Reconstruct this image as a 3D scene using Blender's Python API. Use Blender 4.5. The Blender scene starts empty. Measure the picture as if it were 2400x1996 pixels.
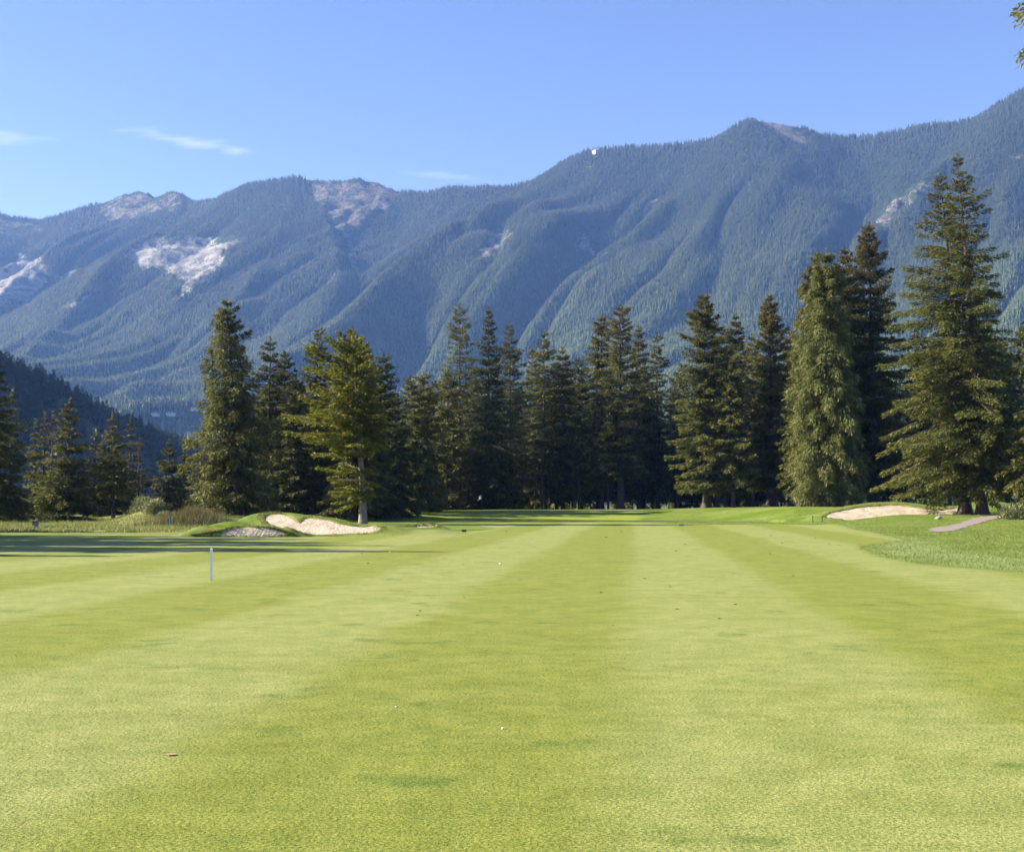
import bpy, math, numpy as np
from mathutils import Vector
R_ = math.radians
scene = bpy.context.scene
C = scene.collection

# ---------------------------------------------------------------- camera
F_PX, CX, CY, HOR = 3000.0, 1200.0, 998.0, 1180.0      # photograph pixels (2400 x 1996)
EYE = 1.6
TH = math.atan((HOR - CY) / F_PX)
cam_d = bpy.data.cameras.new('camera'); cam = bpy.data.objects.new('camera', cam_d); C.objects.link(cam)
cam_d.sensor_width = 36.0; cam_d.lens = 36.0 * F_PX / 2400.0
cam_d.clip_start = 0.1; cam_d.clip_end = 40000
cam.location = (0, 0, EYE); cam.rotation_euler = (math.pi / 2 + TH, 0, 0)
scene.camera = cam

# ---------------------------------------------------------------- sky, sun, exposure
SUN_EL, SUN_FRONT = R_(29), R_(6)                      # sun low on the left, a little in front of the camera
sun_dir = Vector((-math.cos(SUN_FRONT) * math.cos(SUN_EL), math.sin(SUN_FRONT) * math.cos(SUN_EL), math.sin(SUN_EL)))
scene.view_settings.view_transform = 'Standard'; scene.view_settings.look = 'None'
scene.view_settings.exposure = 1.66; scene.view_settings.gamma = 1.0
scene.view_settings.use_curve_mapping = False
world = bpy.data.worlds.new('World'); scene.world = world; world.use_nodes = True
def N(nt, typ, **kw):
    n = nt.nodes.new(typ)
    for k, v in kw.items(): setattr(n, k, v)
    return n
def math_(nt, op, a, b=None, c=None, clamp=False):
    n = N(nt, 'ShaderNodeMath', operation=op, use_clamp=clamp)
    for i, v in enumerate((a, b, c)):
        if v is None: continue
        if isinstance(v, (int, float)): n.inputs[i].default_value = v
        else: nt.links.new(v, n.inputs[i])
    return n.outputs[0]
def mixc(nt, fac, a, b, blend='MIX'):
    n = N(nt, 'ShaderNodeMix', data_type='RGBA', blend_type=blend)
    for i, v in ((0, fac), (6, a), (7, b)):
        if isinstance(v, (int, float)): n.inputs[i].default_value = v
        elif isinstance(v, tuple): n.inputs[i].default_value = (*v, 1) if len(v) == 3 else v
        else: nt.links.new(v, n.inputs[i])
    return n.outputs[2]
def noise(nt, vec, scale, detail=3, rough=0.55):
    n = N(nt, 'ShaderNodeTexNoise'); n.inputs['Scale'].default_value = scale
    n.inputs['Detail'].default_value = detail; n.inputs['Roughness'].default_value = rough
    if vec is not None: nt.links.new(vec, n.inputs['Vector'])
    return n.outputs['Fac']
def ramp(nt, fac, lo, hi):
    n = N(nt, 'ShaderNodeMapRange', interpolation_type='SMOOTHSTEP'); n.inputs[1].default_value = lo; n.inputs[2].default_value = hi
    nt.links.new(fac, n.inputs[0]); return n.outputs[0]

def pixdir(x, y):
    a = (x - CX) / F_PX; b = (CY - y) / F_PX
    k = math.cos(TH) - b * math.sin(TH)
    return a / k, (math.sin(TH) + b * math.cos(TH)) / k          # X/Y, (Z-eye)/Y

wt = world.node_tree; wt.nodes.clear()
sky = N(wt, 'ShaderNodeTexSky', sky_type='NISHITA', sun_disc=False)
sky.sun_elevation = SUN_EL; sky.sun_rotation = R_(-90) + SUN_FRONT
sky.altitude = 1400; sky.air_density = 1.0; sky.dust_density = 0.7; sky.ozone_density = 2.2
tc = N(wt, 'ShaderNodeTexCoord')
sep = N(wt, 'ShaderNodeSeparateXYZ'); wt.links.new(tc.outputs['Generated'], sep.inputs[0])
ux = math_(wt, 'DIVIDE', sep.outputs[0], math_(wt, 'MAXIMUM', sep.outputs[1], 0.05))
uz = math_(wt, 'DIVIDE', sep.outputs[2], math_(wt, 'MAXIMUM', sep.outputs[1], 0.05))
comb = N(wt, 'ShaderNodeCombineXYZ'); wt.links.new(ux, comb.inputs[0]); wt.links.new(uz, comb.inputs[1])
mp = N(wt, 'ShaderNodeMapping'); mp.inputs['Scale'].default_value = (20, 110, 1); mp.inputs['Rotation'].default_value = (0, 0, R_(-9))
wt.links.new(comb.outputs[0], mp.inputs[0])
wisp = noise(wt, mp.outputs[0], 1.4, 5, 0.62)
front = math_(wt, 'GREATER_THAN', sep.outputs[1], 0.1)
def cloud(px, py, lx, ly, tilt, amp):
    ax, az = pixdir(px, py)
    dx = math_(wt, 'SUBTRACT', ux, ax); dz = math_(wt, 'SUBTRACT', uz, az)
    ct, st = math.cos(tilt), math.sin(tilt)
    a = math_(wt, 'DIVIDE', math_(wt, 'ADD', math_(wt, 'MULTIPLY', dx, ct), math_(wt, 'MULTIPLY', dz, st)), lx / F_PX)
    b = math_(wt, 'DIVIDE', math_(wt, 'SUBTRACT', math_(wt, 'MULTIPLY', dz, ct), math_(wt, 'MULTIPLY', dx, st)), ly / F_PX)
    d = math_(wt, 'SQRT', math_(wt, 'ADD', math_(wt, 'MULTIPLY', a, a), math_(wt, 'MULTIPLY', b, b)))
    m = math_(wt, 'ADD', math_(wt, 'SUBTRACT', 1.0, d), math_(wt, 'MULTIPLY', math_(wt, 'SUBTRACT', wisp, 0.5), 3.2))
    return math_(wt, 'MULTIPLY', ramp(wt, m, -0.1, 1.1), amp)
cl = math_(wt, 'MAXIMUM', cloud(438, 332, 165, 17, R_(-10.5), 0.55), cloud(30, 324, 120, 20, R_(-6), 0.4))
cl = math_(wt, 'MAXIMUM', cl, cloud(1010, 408, 130, 12, R_(-7), 0.28))
cl = math_(wt, 'MULTIPLY', cl, front)
tint = mixc(wt, 1.0, sky.outputs[0], (1.0, 0.98, 1.34), 'MULTIPLY')
skyc = mixc(wt, math_(wt, 'MULTIPLY', cl, 0.5), tint, (6.8, 7.4, 8.4))
bg = N(wt, 'ShaderNodeBackground'); bg.inputs[1].default_value = 0.055
wt.links.new(skyc, bg.inputs[0])
wo = N(wt, 'ShaderNodeOutputWorld'); wt.links.new(bg.outputs[0], wo.inputs[0])

sd = bpy.data.lights.new('sun', 'SUN'); sd.energy = 5.0; sd.angle = R_(0.53); sd.color = (1.0, 0.94, 0.86)
sun = bpy.data.objects.new('sun', sd); C.objects.link(sun)
sun.rotation_euler = (-sun_dir).to_track_quat('-Z', 'Y').to_euler()

cy = scene.cycles
cy.max_bounces = 5; cy.diffuse_bounces = 3; cy.glossy_bounces = 2; cy.transmission_bounces = 3; cy.volume_bounces = 0
cy.transparent_max_bounces = 4; cy.use_denoising = True; cy.caustics_reflective = False; cy.caustics_refractive = False

# ---------------------------------------------------------------- helpers
def pt(x, y, Y):
    u, e = pixdir(x, y); return np.array((u * Y, Y, EYE + e * Y))
def px_of(X, Y, Z):                                     # world -> photograph pixels (numpy)
    Zr = Z - EYE; c, s = math.cos(TH), math.sin(TH)
    dep = Y * c + Zr * s; up = -Y * s + Zr * c
    return CX + F_PX * X / dep, CY - F_PX * up / dep
def tag(o, label=None, cat=None, group=None, kind=None):
    if label: o['label'] = label
    if cat: o['category'] = cat
    if group: o['group'] = group
    if kind: o['kind'] = kind
    return o
def mesh_np(name, verts, faces, mat=None, smooth=False):
    verts = np.asarray(verts, np.float32).reshape(-1, 3); faces = np.asarray(faces, np.int32)
    k = faces.shape[1]; m = bpy.data.meshes.new(name)
    m.vertices.add(len(verts)); m.vertices.foreach_set('co', verts.ravel())
    m.loops.add(faces.size); m.loops.foreach_set('vertex_index', faces.ravel())
    m.polygons.add(len(faces))
    m.polygons.foreach_set('loop_start', np.arange(0, faces.size, k, dtype=np.int32))
    m.polygons.foreach_set('loop_total', np.full(len(faces), k, np.int32))
    m.update(calc_edges=True)
    m.polygons.foreach_set('use_smooth', np.full(len(faces), smooth, bool))
    if mat: m.materials.append(mat)
    return m
def fattr(m, name, vals, domain='POINT'):
    a = m.attributes.new(name, 'FLOAT', domain); a.data.foreach_set('value', np.asarray(vals, np.float32).ravel())
def link(name, data, parent=None, loc=None, rz=0.0):
    o = bpy.data.objects.new(name, data); C.objects.link(o)
    if parent is not None: o.parent = parent
    if loc is not None: o.location = loc
    if rz: o.rotation_euler = (0, 0, rz)
    return o
class MB:
    """collects simple solids for one mesh"""
    def __init__(s): s.v = []; s.f = []
    def box(s, c, size, rz=0.0, taper=1.0):
        cx, cy_, cz = c; a, b, h = size[0] / 2, size[1] / 2, size[2] / 2; k = len(s.v)
        for z, t in ((-h, 1.0), (h, taper)):
            for x, y in ((-a, -b), (a, -b), (a, b), (-a, b)):
                x *= t; y *= t
                s.v.append((cx + x * math.cos(rz) - y * math.sin(rz), cy_ + x * math.sin(rz) + y * math.cos(rz), cz + z))
        s.f += [(k, k+3, k+2, k+1), (k+4, k+5, k+6, k+7)] + [(k+i, k+(i+1) % 4, k+4+(i+1) % 4, k+4+i) for i in range(4)]
        return s
    def tube(s, pts, rad, n=8):
        k = len(s.v); pts = [Vector(p) for p in pts]
        for i, p in enumerate(pts):
            d = (pts[min(i+1, len(pts)-1)] - pts[max(i-1, 0)]).normalized()
            a = d.orthogonal().normalized(); b = d.cross(a); r = rad[i] if hasattr(rad, '__len__') else rad
            for j in range(n):
                t = 2 * math.pi * j / n; s.v.append(tuple(p + r * (math.cos(t) * a + math.sin(t) * b)))
        for i in range(len(pts) - 1):
            for j in range(n):
                s.f.append((k+i*n+j, k+i*n+(j+1) % n, k+(i+1)*n+(j+1) % n, k+(i+1)*n+j))
        s.f.append(tuple(k+j for j in reversed(range(n)))); s.f.append(tuple(k+(len(pts)-1)*n+j for j in range(n)))
        return s
    def ball(s, c, r, n=10):
        k = len(s.v); rows = n // 2
        for i in range(rows + 1):
            th = math.pi * i / rows
            for j in range(n):
                ph = 2 * math.pi * j / n
                s.v.append((c[0] + r * math.sin(th) * math.cos(ph), c[1] + r * math.sin(th) * math.sin(ph), c[2] + r * math.cos(th)))
        for i in range(rows):
            for j in range(n):
                s.f.append((k+i*n+j, k+(i+1)*n+j, k+(i+1)*n+(j+1) % n, k+i*n+(j+1) % n))
        return s
    def build(s, name, mat, parent=None, loc=None, rz=0.0, smooth=False):
        m = bpy.data.meshes.new(name); m.from_pydata(s.v, [], s.f); m.update()
        if smooth: m.polygons.foreach_set('use_smooth', np.full(len(s.f), True, bool))
        m.materials.append(mat); return link(name, m, parent, loc, rz)
def sstep(a, b, x):
    t = np.clip((x - a) / (b - a), 0, 1); return t * t * (3 - 2 * t)
_P = np.random.default_rng(7).random((256, 256)).astype(np.float64)
def vnoise(x, y):
    xi = np.floor(x).astype(int); yi = np.floor(y).astype(int); fx = x - xi; fy = y - yi
    fx = fx * fx * (3 - 2 * fx); fy = fy * fy * (3 - 2 * fy)
    g = lambda i, j: _P[i & 255, j & 255]
    return (g(xi, yi) * (1-fx) + g(xi+1, yi) * fx) * (1-fy) + (g(xi, yi+1) * (1-fx) + g(xi+1, yi+1) * fx) * fy
def fbm(x, y, o=4):
    s = 0; a = 0.5; t = 0
    for i in range(o):
        s = s + a * vnoise(x * 2**i + 17.3*i, y * 2**i + 9.1*i); t += a; a *= 0.5
    return s / t
def inside(poly, x, y):
    r = np.zeros(np.shape(x), bool); n = len(poly)
    for i in range(n):
        x0, y0 = poly[i]; x1, y1 = poly[(i+1) % n]
        if y0 == y1: continue
        c = ((y0 > y) != (y1 > y)) & (x < (x1-x0) * (y-y0) / (y1-y0) + x0); r ^= c
    return r
def sdist(poly, x, y):
    d = np.full(np.shape(x), 1e9); n = len(poly)
    for i in range(n):
        ax, ay = poly[i]; bx, by = poly[(i+1) % n]; ex, ey = bx-ax, by-ay
        t = np.clip(((x-ax)*ex + (y-ay)*ey) / (ex*ex + ey*ey + 1e-12), 0, 1)
        d = np.minimum(d, np.hypot(x-ax-t*ex, y-ay-t*ey))
    return np.where(inside(poly, x, y), d, -d)
def smooth_poly(p, it=2):
    p = [tuple(q) for q in p]
    for _ in range(it):
        q = []
        for i in range(len(p)):
            a, b = p[i], p[(i+1) % len(p)]
            q += [(a[0]*.75+b[0]*.25, a[1]*.75+b[1]*.25), (a[0]*.25+b[0]*.75, a[1]*.25+b[1]*.75)]
        p = q
    return p

# ---------------------------------------------------------------- materials
def new_mat(name):
    m = bpy.data.materials.new(name); m.use_nodes = True; nt = m.node_tree
    return m, nt, nt.nodes['Principled BSDF']
def plain(name, col, rough=0.6, var=0.12, scale=6.0, metal=0.0):
    m, nt, b = new_mat(name); t = N(nt, 'ShaderNodeTexCoord')
    nz = noise(nt, t.outputs['Object'], scale, 4)
    c = mixc(nt, nz, tuple(x * (1-var) for x in col), tuple(min(1, x * (1+var)) for x in col))
    nt.links.new(c, b.inputs['Base Color']); b.inputs['Roughness'].default_value = rough; b.inputs['Metallic'].default_value = metal
    return m
def attr(nt, name): 
    n = N(nt, 'ShaderNodeAttribute', attribute_name=name); return n
def bump(nt, b, h, strength, dist):
    n = N(nt, 'ShaderNodeBump'); n.inputs['Strength'].default_value = strength; n.inputs['Distance'].default_value = dist
    nt.links.new(h, n.inputs['Height']); nt.links.new(n.outputs[0], b.inputs['Normal'])

STRIPE_A = math.atan(pixdir(1488, 1180)[0])             # heading of the mowing stripes
def turf_color(nt):
    """colour of the mown fairway from world position: mowing stripes, blotches, greener patches"""
    g = N(nt, 'ShaderNodeNewGeometry'); P = g.outputs['Position']
    s = N(nt, 'ShaderNodeSeparateXYZ'); nt.links.new(P, s.inputs[0])
    lat = math_(nt, 'SUBTRACT', math_(nt, 'MULTIPLY', s.outputs[0], math.cos(STRIPE_A)), math_(nt, 'MULTIPLY', s.outputs[1], math.sin(STRIPE_A)))
    wob = math_(nt, 'MULTIPLY', math_(nt, 'SUBTRACT', noise(nt, P, 0.11, 2), 0.5), 0.9)
    fine = math_(nt, 'MULTIPLY', math_(nt, 'SUBTRACT', noise(nt, P, 1.3, 3), 0.5), 0.5)
    lat = math_(nt, 'ADD', math_(nt, 'ADD', lat, wob), fine)
    sn = math_(nt, 'SINE', math_(nt, 'MULTIPLY', math_(nt, 'ADD', lat, 0.12), math.pi / 2.85))
    light = ramp(nt, sn, -0.48, 0.48)
    mot = noise(nt, P, 0.35, 5, 0.6)
    light2 = math_(nt, 'ADD', math_(nt, 'MULTIPLY', light, 0.82), math_(nt, 'MULTIPLY', math_(nt, 'SUBTRACT', mot, 0.5), 1.2), clamp=True)
    c = mixc(nt, light2, (0.200, 0.228, 0.040), (0.262, 0.287, 0.086))
    # greener clumps of another grass, stretched by nothing but perspective
    patch = math_(nt, 'MAXIMUM', ramp(nt, noise(nt, P, 0.9, 4, 0.6), 0.60, 0.68), ramp(nt, noise(nt, P, 2.3, 3, 0.6), 0.68, 0.74))
    c = mixc(nt, math_(nt, 'MULTIPLY', patch, 0.55), c, (0.098, 0.160, 0.030))
    spk = noise(nt, P, 45.0, 3, 0.7)
    c = mixc(nt, ramp(nt, spk, 0.30, 0.72), mixc(nt, 1.0, c, (0.50, 0.56, 0.40), 'MULTIPLY'), mixc(nt, 1.0, c, (1.40, 1.34, 1.60), 'MULTIPLY'))
    st2 = noise(nt, P, 7.0, 3, 0.65)
    c = mixc(nt, ramp(nt, st2, 0.25, 0.75), mixc(nt, 1.0, c, (0.88, 0.92, 0.85), 'MULTIPLY'), mixc(nt, 1.0, c, (1.10, 1.06, 1.10), 'MULTIPLY'))
    md = noise(nt, P, 1.7, 4, 0.7)
    c = mixc(nt, ramp(nt, md, 0.3, 0.7), mixc(nt, 1.0, c, (0.84, 0.88, 0.80), 'MULTIPLY'), mixc(nt, 1.0, c, (1.12, 1.09, 1.16), 'MULTIPLY'))
    return c, P, spk

M = {}
m, nt, b = new_mat('course_grass')
cf, P, spk = turf_color(nt)
n1 = noise(nt, P, 0.25, 4); n2 = noise(nt, P, 2.5, 4, 0.65)
rough_c = mixc(nt, ramp(nt, n1, 0.35, 0.65), (0.100, 0.155, 0.012), (0.160, 0.200, 0.042))
rough_c = mixc(nt, ramp(nt, n2, 0.3, 0.75), mixc(nt, 1.0, rough_c, (0.75, 0.8, 0.75), 'MULTIPLY'), mixc(nt, 1.0, rough_c, (1.2, 1.15, 1.3), 'MULTIPLY'))
green_c = mixc(nt, n1, (0.185, 0.232, 0.026), (0.232, 0.267, 0.043))
long_c = mixc(nt, ramp(nt, n2, 0.3, 0.7), (0.129, 0.163, 0.034), (0.232, 0.224, 0.082))
pale_c = mixc(nt, ramp(nt, n2, 0.3, 0.75), (0.163, 0.224, 0.065), (0.232, 0.275, 0.112))
dry_c = mixc(nt, n2, (0.20, 0.17, 0.07), (0.30, 0.24, 0.11))
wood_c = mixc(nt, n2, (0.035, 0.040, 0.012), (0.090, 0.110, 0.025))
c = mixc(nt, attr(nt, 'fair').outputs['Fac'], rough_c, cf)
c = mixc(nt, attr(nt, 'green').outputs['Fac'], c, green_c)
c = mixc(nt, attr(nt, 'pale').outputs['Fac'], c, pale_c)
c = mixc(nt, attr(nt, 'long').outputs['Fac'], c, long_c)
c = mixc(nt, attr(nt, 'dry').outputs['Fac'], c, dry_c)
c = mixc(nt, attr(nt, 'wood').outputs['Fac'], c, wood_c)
nt.links.new(c, b.inputs['Base Color']); b.inputs['Roughness'].default_value = 0.75
b.inputs['Specular IOR Level'].default_value = 0.08
bump(nt, b, math_(nt, 'ADD', spk, math_(nt, 'MULTIPLY', n2, 1.2)), 0.5, 0.02)
M['grass'] = m

m, nt, b = new_mat('grass_blade')
cf, P, spk = turf_color(nt)
t_ = attr(nt, 'tint').outputs['Fac']
c = mixc(nt, t_, mixc(nt, 1.0, cf, (0.56, 0.62, 0.45), 'MULTIPLY'), mixc(nt, 1.0, cf, (1.14, 1.10, 1.30), 'MULTIPLY'))
nt.links.new(c, b.inputs['Base Color']); b.inputs['Roughness'].default_value = 0.55
b.inputs['Specular IOR Level'].default_value = 0.12
M['blade'] = m
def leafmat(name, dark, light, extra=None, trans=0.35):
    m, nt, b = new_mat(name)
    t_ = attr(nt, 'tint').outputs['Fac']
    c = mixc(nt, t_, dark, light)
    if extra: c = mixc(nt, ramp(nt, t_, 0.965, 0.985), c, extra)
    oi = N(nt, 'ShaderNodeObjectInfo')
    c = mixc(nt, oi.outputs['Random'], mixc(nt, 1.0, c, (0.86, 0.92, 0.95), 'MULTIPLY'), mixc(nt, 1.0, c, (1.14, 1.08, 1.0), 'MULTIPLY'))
    nt.links.new(c, b.inputs['Base Color']); b.inputs['Roughness'].default_value = 0.6; b.inputs['Specular IOR Level'].default_value = 0.25
    tr = N(nt, 'ShaderNodeBsdfTranslucent'); nt.links.new(c, tr.inputs[0])
    mx = N(nt, 'ShaderNodeMixShader'); mx.inputs[0].default_value = trans
    nt.links.new(b.outputs[0], mx.inputs[1]); nt.links.new(tr.outputs[0], mx.inputs[2])
    nt.links.new(mx.outputs[0], nt.nodes['Material Output'].inputs[0])
    return m
CONE = (0.150, 0.085, 0.040)
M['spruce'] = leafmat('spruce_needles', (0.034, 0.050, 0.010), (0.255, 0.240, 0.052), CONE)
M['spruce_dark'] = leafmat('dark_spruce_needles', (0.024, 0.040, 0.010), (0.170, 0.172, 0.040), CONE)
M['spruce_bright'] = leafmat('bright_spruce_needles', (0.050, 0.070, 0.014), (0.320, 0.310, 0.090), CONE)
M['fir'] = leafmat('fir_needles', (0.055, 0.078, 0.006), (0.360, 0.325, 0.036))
M['dead'] = leafmat('dead_needles', (0.050, 0.040, 0.030), (0.160, 0.130, 0.100))
M['hill'] = leafmat('hill_needles', (0.022, 0.038, 0.011), (0.110, 0.130, 0.034))
M['far'] = leafmat('far_needles', (0.018, 0.034, 0.010), (0.092, 0.128, 0.036), trans=0.0)
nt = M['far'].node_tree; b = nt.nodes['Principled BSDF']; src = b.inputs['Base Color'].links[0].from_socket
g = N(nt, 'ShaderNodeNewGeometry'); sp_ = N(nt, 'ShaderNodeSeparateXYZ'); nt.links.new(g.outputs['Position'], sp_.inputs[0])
slope_tone = math_(nt, 'ADD', sp_.outputs[2], math_(nt, 'MULTIPLY', math_(nt, 'SUBTRACT', noise(nt, g.outputs['Position'], 0.004, 5, 0.6), 0.5), 900.0))
cc = mixc(nt, ramp(nt, slope_tone, 150, 800), mixc(nt, 1.0, src, (1.55, 1.50, 1.20), 'MULTIPLY'), mixc(nt, 1.0, src, (0.56, 0.55, 0.66), 'MULTIPLY'))  # uneven stands; lit lower slopes and darker, bluer tops put into needle colour
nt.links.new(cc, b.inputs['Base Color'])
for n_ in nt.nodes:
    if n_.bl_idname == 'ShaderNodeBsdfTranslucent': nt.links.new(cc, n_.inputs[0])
M['tallgrass'] = leafmat('tall_grass_blades', (0.090, 0.129, 0.022), (0.255, 0.270, 0.085), trans=0.35)
M['hummock'] = leafmat('hummock_grass_blades', (0.060, 0.060, 0.020), (0.260, 0.225, 0.090), trans=0.3)
M['roughblade'] = leafmat('rough_grass_blades', (0.103, 0.159, 0.014), (0.267, 0.292, 0.095), trans=0.3)
M['weed'] = leafmat('weed_leaves', (0.070, 0.110, 0.020), (0.300, 0.290, 0.130), (0.50, 0.48, 0.36), trans=0.3)
def bark(name, a, b_):
    m, nt, b = new_mat(name); t = N(nt, 'ShaderNodeTexCoord')
    mp = N(nt, 'ShaderNodeMapping'); mp.inputs['Scale'].default_value = (9, 9, 1.6); nt.links.new(t.outputs['Object'], mp.inputs[0])
    nz = noise(nt, mp.outputs[0], 1.5, 5, 0.65)
    nt.links.new(mixc(nt, ramp(nt, nz, 0.3, 0.7), a, b_), b.inputs['Base Color']); b.inputs['Roughness'].default_value = 0.9
    bump(nt, b, nz, 0.8, 0.05); return m
M['bark'] = bark('spruce_bark', (0.030, 0.024, 0.019), (0.115, 0.095, 0.080))
M['bark_red'] = bark('reddish_bark', (0.040, 0.026, 0.018), (0.130, 0.090, 0.068))
M['bark_fir'] = bark('fir_bark', (0.110, 0.085, 0.065), (0.300, 0.245, 0.200))
m, nt, b = new_mat('bunker_sand'); g = N(nt, 'ShaderNodeNewGeometry'); P = g.outputs['Position']
a = noise(nt, P, 1.1, 5, 0.6); a2 = noise(nt, P, 9.0, 4, 0.6)
c = mixc(nt, ramp(nt, a, 0.3, 0.7), (0.404, 0.335, 0.245), (0.533, 0.456, 0.344))
nt.links.new(c, b.inputs['Base Color']); b.inputs['Roughness'].default_value = 0.95; b.inputs['Specular IOR Level'].default_value = 0.1
bump(nt, b, math_(nt, 'ADD', math_(nt, 'MULTIPLY', a, 2.0), a2), 0.85, 0.12); M['sand'] = m
m, nt, b = new_mat('path_gravel'); g = N(nt, 'ShaderNodeNewGeometry'); P = g.outputs['Position']
a = noise(nt, P, 2.0, 5, 0.65)
nt.links.new(mixc(nt, a, (0.17, 0.135, 0.115), (0.27, 0.22, 0.19)), b.inputs['Base Color']); b.inputs['Roughness'].default_value = 0.95
bump(nt, b, a, 0.4, 0.05); M['path'] = m
# mountain: forest floor with rock where the 'rock' attribute says so
m, nt, b = new_mat('mountain_slope'); g = N(nt, 'ShaderNodeNewGeometry'); P = g.outputs['Position']
mp = N(nt, 'ShaderNodeMapping'); mp.inputs['Rotation'].default_value = (0, R_(22), 0); mp.inputs['Scale'].default_value = (0.016, 0.016, 0.05); nt.links.new(P, mp.inputs[0])
bed = noise(nt, mp.outputs[0], 1.0, 6, 0.65); a = noise(nt, P, 0.012, 5, 0.6); a3 = noise(nt, P, 0.06, 5, 0.7)
rockc = mixc(nt, ramp(nt, math_(nt, 'ADD', math_(nt, 'MULTIPLY', bed, 0.65), math_(nt, 'MULTIPLY', a3, 0.35)), 0.36, 0.62), (0.09, 0.086, 0.082), (0.30, 0.29, 0.28))
pinkc = mixc(nt, ramp(nt, a3, 0.35, 0.65), (0.085, 0.074, 0.066), (0.185, 0.158, 0.140))
rk = mixc(nt, attr(nt, 'pink').outputs['Fac'], rockc, pinkc)
floorc = mixc(nt, a, (0.018, 0.034, 0.010), (0.050, 0.075, 0.020))
rmask = ramp(nt, math_(nt, 'ADD', attr(nt, 'rock').outputs['Fac'], math_(nt, 'MULTIPLY', math_(nt, 'SUBTRACT', noise(nt, P, 0.022, 6, 0.70), 0.5), 2.0)), 0.46, 0.58)
c = mixc(nt, rmask, floorc, rk)
nt.links.new(c, b.inputs['Base Color']); b.inputs['Roughness'].default_value = 0.9; b.inputs['Specular IOR Level'].default_value = 0.1
bump(nt, b, math_(nt, 'ADD', bed, a3), 0.9, 14.0)
M['mountain'] = m
M['hillfloor'] = plain('hill_floor', (0.035, 0.045, 0.016), 0.95)
M['white'] = plain('white_paint', (0.80, 0.80, 0.78), 0.45, 0.04)
M['black'] = plain('black_plastic', (0.020, 0.020, 0.022), 0.5)
M['greymetal'] = plain('grey_metal', (0.22, 0.22, 0.24), 0.5)
M['greenpaint'] = plain('green_paint', (0.015, 0.075, 0.040), 0.45)
M['blue'] = plain('blue_paint', (0.06, 0.16, 0.42), 0.5)
M['wood'] = plain('rake_wood', (0.45, 0.27, 0.16), 0.6)
M['rope'] = plain('rope', (0.45, 0.40, 0.30), 0.8)
M['flag'] = plain('flag_cloth', (0.82, 0.82, 0.80), 0.7, 0.04)
M['pink'] = plain('pink_ball', (0.75, 0.36, 0.34), 0.4, 0.04)
M['leaf'] = plain('dead_leaf', (0.10, 0.055, 0.025), 0.8)
M['soil'] = plain('bare_soil', (0.30, 0.22, 0.12), 0.95, 0.4, 30)
M['concrete'] = plain('pale_concrete', (0.50, 0.49, 0.47), 0.8)
M['glass'] = plain('dark_glass', (0.05, 0.08, 0.11), 0.15)
M['roofgrey'] = plain('grey_roofing', (0.12, 0.13, 0.15), 0.7)
M['tyre'] = plain('tyre_rubber', (0.02, 0.02, 0.02), 0.85)
M['stone'] = plain('grey_stone', (0.26, 0.24, 0.22), 0.9, 0.3, 12)

# ---------------------------------------------------------------- golf-course ground
def prof(px, Yc, lst):
    """silhouette of a mound (photo px, y) at depth Yc -> (X, z) arrays"""
    X = []; Z = []
    for x, y in lst:
        p = pt(x, y, Yc); X.append(p[0]); Z.append(max(0.0, p[2]))
    return np.array(X), np.array(Z)
A_Y, B_Y, D_Y = 68.9, 66.0, 109.5
A_X, A_Z = prof(0, A_Y, [(470,1262),(513,1244),(547,1228),(580,1213.5),(600,1207),(620,1203),(647,1200.7),(680,1201.5),(713,1209.5),(747,1214.5),(780,1218),(830,1227),(897,1233.5),(963,1235),(1030,1238),(1070,1246),(1100,1252)])
B_X, B_Z = prof(0, B_Y, [(425,1258),(463,1241),(497,1228.5),(530,1221.5),(550,1220),(580,1223),(613,1231),(647,1243),(676,1254)])
D_X, D_Z = prof(0, D_Y, [(1820,1217),(1880,1209),(1914,1202),(1934,1198.6),(1971,1188.6),(2000,1183),(2043,1177),(2086,1175.5),(2114,1175.7),(2157,1180.5),(2200,1188),(2229,1192),(2262,1197),(2330,1200),(2400,1204)])
E_Y = 113.0
E_X, E_Z = prof(0, E_Y, [(2200,1198),(2250,1184),(2300,1174.5),(2330,1174),(2370,1180),(2410,1188),(2470,1194),(2600,1200)])
PL_U = np.array([-0.6, -0.40, -0.33, -0.27, -0.22, -0.15, -0.10, -0.05, 0, .10, .15, .22, .27, .35, .45, .7])
PL_Z = np.array([0.35, 0.25, 0.35, 0.70, 0.62, 0.45, 0.60, 0.80, .87, .88, 1.10, 1.28, 1.28, 1.2, 1.2, .8])
PL_F = np.array([118, 116, 112, 100, 98, 108, 118, 124, 126, 126, 122, 108, 104, 96, 94, 94.])
def ridge_bump(X, Y, RX, RZ, Yc, wf, wb):
    h = np.interp(X, RX, RZ, left=0, right=0)
    d = Y - Yc; w = np.where(d < 0, wf, wb)
    t = np.clip(np.abs(d) / w, 0, 1)
    return h * (1 - t*t*(3-2*t))
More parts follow.
